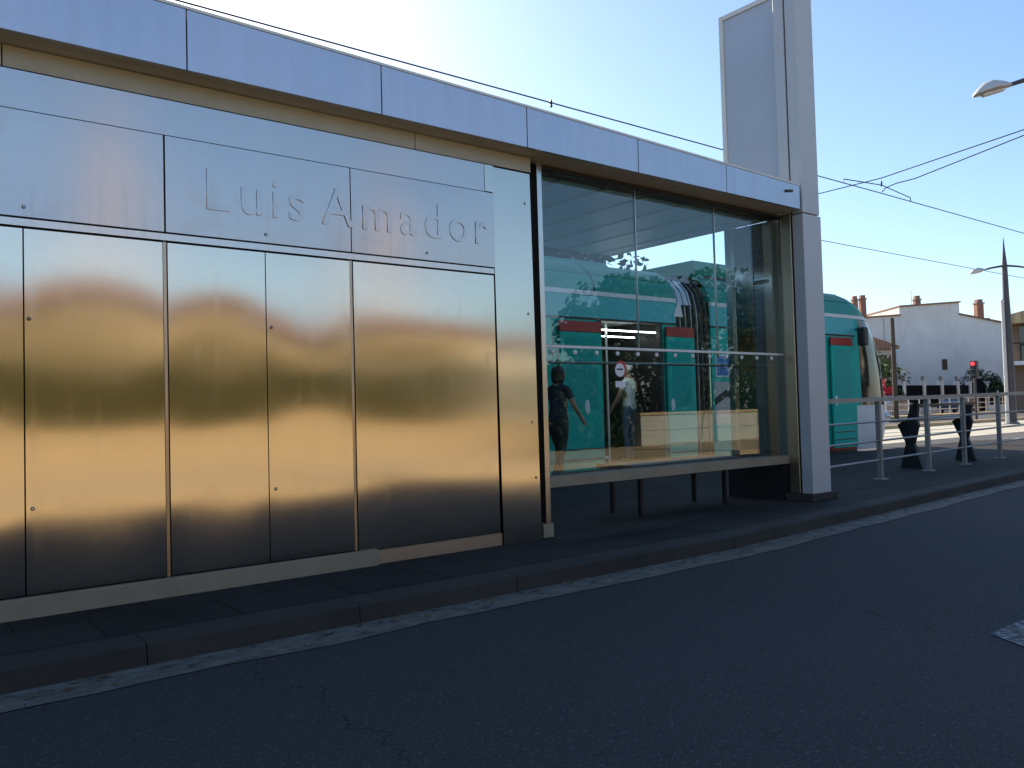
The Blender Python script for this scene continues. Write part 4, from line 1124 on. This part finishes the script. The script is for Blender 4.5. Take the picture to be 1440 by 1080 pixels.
chim(30.3, 62, 7.85, 8.5, 0.40); chim(34.9, 62, 6.4, 8.1, 0.48); chim(36.6, 64, 6.0, 6.9, 0.3); chim(25.67, 62, 6.9, 8.6, 0.36); chim(26.25, 62, 6.9, 8.65, 0.40)
m = MB(); m.tube([HF(29.8, 62, 7.8), HF(29.8, 62, 9.2)], 0.03, 6)
for q in (-0.28, -0.1, 0.08, 0.26): m.tube([HF(29.55 + q, 61.8, 9.12), HF(29.55 + q, 62.2, 9.12)], 0.018, 5)
m.tube([HF(29.2, 62, 9.12), HF(29.9, 62, 9.12)], 0.018, 5); m.build('antenna', M['lamp_grey'], wh)
lh = thing('low_house', 'small low cream house with a brown tiled roof beside the white gable', 'house', HF(24.5, 56, 0))
hbox(22.0, 25.7, 56, 59.5, -0.03, 4.5).build('wall', stucco('low_house_wall', (0.60, 0.55, 0.48)), lh)
hprism([(21.8, 5.9), (22.6, 5.9), (25.85, 4.72), (25.85, 4.52), (21.8, 4.52)], 55.7, 59.8).build('roof', M['tile'], lh)
wf = hbox(24.65, 25.4, 55.95, 56.0, 3.1, 4.15).build('window', M['concrete'], lh)
hbox(24.72, 25.33, 55.92, 55.945, 3.17, 4.08).build('pane', M['car_glass'], wf)
CR = Vector((0.934, -0.357, 0)).cross(Vector((0, 0, 1))).normalized(); CF = Vector((0.934, 0.357, 0)).normalized(); CR = CF.cross(Vector((0, 0, 1))).normalized()
eh = thing('balcony_house', 'dark balconied house with a yellow tiled roof at the edge of the view', 'house', HF(3, 55, 0))
hbox(0.2, 11, 52, 62, -0.03, 4.9).build('wall', stucco('balcony_wall', (0.20, 0.14, 0.10)), eh)
hprism([(-0.1, 4.95), (11.3, 4.95), (11.3, 5.1), (5.5, 6.6), (-0.1, 5.35)], 51.0, 62.5).build('roof', M['tile_y'], eh)
hbox(0.0, 11, 50.9, 52.0, 2.75, 2.95).build('balcony', M['white'], eh)
for k in range(12): hbox(0.1 + k * 0.5, 0.16 + k * 0.5, 50.95, 51.0, 2.95, 3.85).build('baluster', M['black_metal'], eh)
hbox(0.0, 11, 50.93, 51.02, 3.85, 3.92).build('balcony_rail', M['black_metal'], eh)
hbox(0.6, 1.6, 51.95, 52.0, 2.96, 4.8).build('window', M['car_glass'], eh)

bp = thing('wooden_pole', 'tall brown timber pole in front of the low cream house', 'pole', (48.9, 24.9, 0))
m = MB(); m.tube([(48.9, 24.9, -0.03), (48.9, 24.9, 6.0)], [0.15, 0.11], 10); m.build('shaft', M['bark'], bp)
m = MB(); m.box(48.6, 49.2, 24.86, 24.94, 4.3, 4.4); m.build('crossarm', M['bark'], bp)
TLZ = -0.15
tl = thing('traffic_light', 'black traffic light showing red on a thin post before the garden gate', 'traffic light', (44.26, 18.45, 0))
m = MB(); m.tube([(44.26, 18.45, -0.02), (44.26, 18.45, 2.1)], 0.06, 10); m.build('post', M['mast'], tl)
m = MB(); m.box(44.11, 44.41, 18.30, 18.60, 2.1, 2.95, 0.03); hd2 = m.build('signal_head', M['black'], tl)
q = Vector((-0.92, -0.39, 0)).normalized()
for z, mm in ((2.78, M['black']), (2.52, M['black']), (2.26, M['black'])):
    pass
for z, mt in ((2.80, emit('red_lamp', (1.0, 0.04, 0.06), 1.3)), (2.52, M['car_glass']), (2.25, M['car_glass'])):
    m = MB(); m.lathe((0, 0, 0), [(0.10, 0.0), (0.085, 0.03), (0.035, 0.045)], 14, 'X'); m.xform(Matrix.Translation((44.105, 18.45, z)) @ Matrix.Rotation(math.pi, 4, 'Z')); m.build('signal_lens', mt, hd2)
tree('round_bush', 'large dark bush rising behind the garden wall near the timber pole', 'bush', (63.0, 34.2, 0), 4.0, 3.0, 31, M['leaf_dark'], 4200, 0.5, 0.12, 0.30, clumps=20)
tree('round_bush', 'round dark bush by the distant lamp in front of the white house', 'bush', (79.5, 33.2, 0), 3.6, 1.9, 37, M['leaf_dark'], 2200, 0.5, 0.12, 0.28, clumps=20)
tree('red_flowering_shrub', 'shrub covered in red flowers beside the timber pole', 'shrub', (55.0, 29.0, 0), 2.5, 0.75, 41, M['leaf_red'], 900, 0.7, 0.06, 0.16, clumps=10)

def car(label, x, y, rz, col):
    c = thing('parked_car', label, 'car', (x, y, 0.0)); c.rotation_euler = (0, 0, rz); ORI[c.name] = Vector((0, 0, 0))
    body = plain('car_paint', col, 0.3, 0.2, 0.03, coat=0.6)
    m = MB(); m.prism([(-2.1, 0.30), (2.1, 0.30), (2.12, 0.62), (1.95, 0.80), (1.1, 0.92), (0.45, 1.40), (-1.2, 1.42), (-1.9, 0.98), (-2.12, 0.85)], -0.82, 0.82, 'Y'); m.build('body', body, c, smooth=30)
    for s in (-1, 1):
        m = MB(); m.prism([(0.95, 0.95), (0.40, 1.34), (-0.35, 1.36), (-0.35, 0.95)], s * 0.823, s * 0.833, 'Y'); m.build('window', M['car_glass'], c)
        m = MB(); m.prism([(-0.42, 0.95), (-0.42, 1.36), (-1.15, 1.36), (-1.6, 0.98)], s * 0.823, s * 0.833, 'Y'); m.build('window', M['car_glass'], c)
        for xx in (-1.3, 1.3):
            m = MB(); m.lathe((xx, s * 0.80, 0.31), [(0.31, -0.09), (0.32, 0.0), (0.29, 0.07)], 18, 'Y'); w_ = m.build('wheel', M['black'], c)
            m = MB(); m.lathe((xx, s * 0.875, 0.31), [(0.19, -0.004), (0.19, 0.004)], 14, 'Y'); m.build('rim', M['steel'], w_)
        m = MB(); m.box(-2.13, -2.09, s * 0.6 - 0.12, s * 0.6 + 0.12, 0.72, 0.84); m.build('tail_light', M['t_red'], c)
    m = MB(); m.add([(1.10, -0.72, 0.925), (1.10, 0.72, 0.925), (0.48, 0.66, 1.385), (0.48, -0.66, 1.385)], [(0, 1, 2, 3)]); m.xform(Matrix.Translation((0.015, 0, 0.012))); m.build('windscreen', M['car_glass'], c)
    return c
car('grey car parked behind the far railing near the timber pole', 55.5, 28.6, R(4), (0.16, 0.17, 0.19))
car('navy car parked behind the far railing before the white pillars', 66.0, 28.7, R(184), (0.03, 0.05, 0.10))
for n_ in ('parapet_wall', 'low_garden_wall', 'garden_wall'): bpy.data.objects[n_]['kind'] = 'thing'
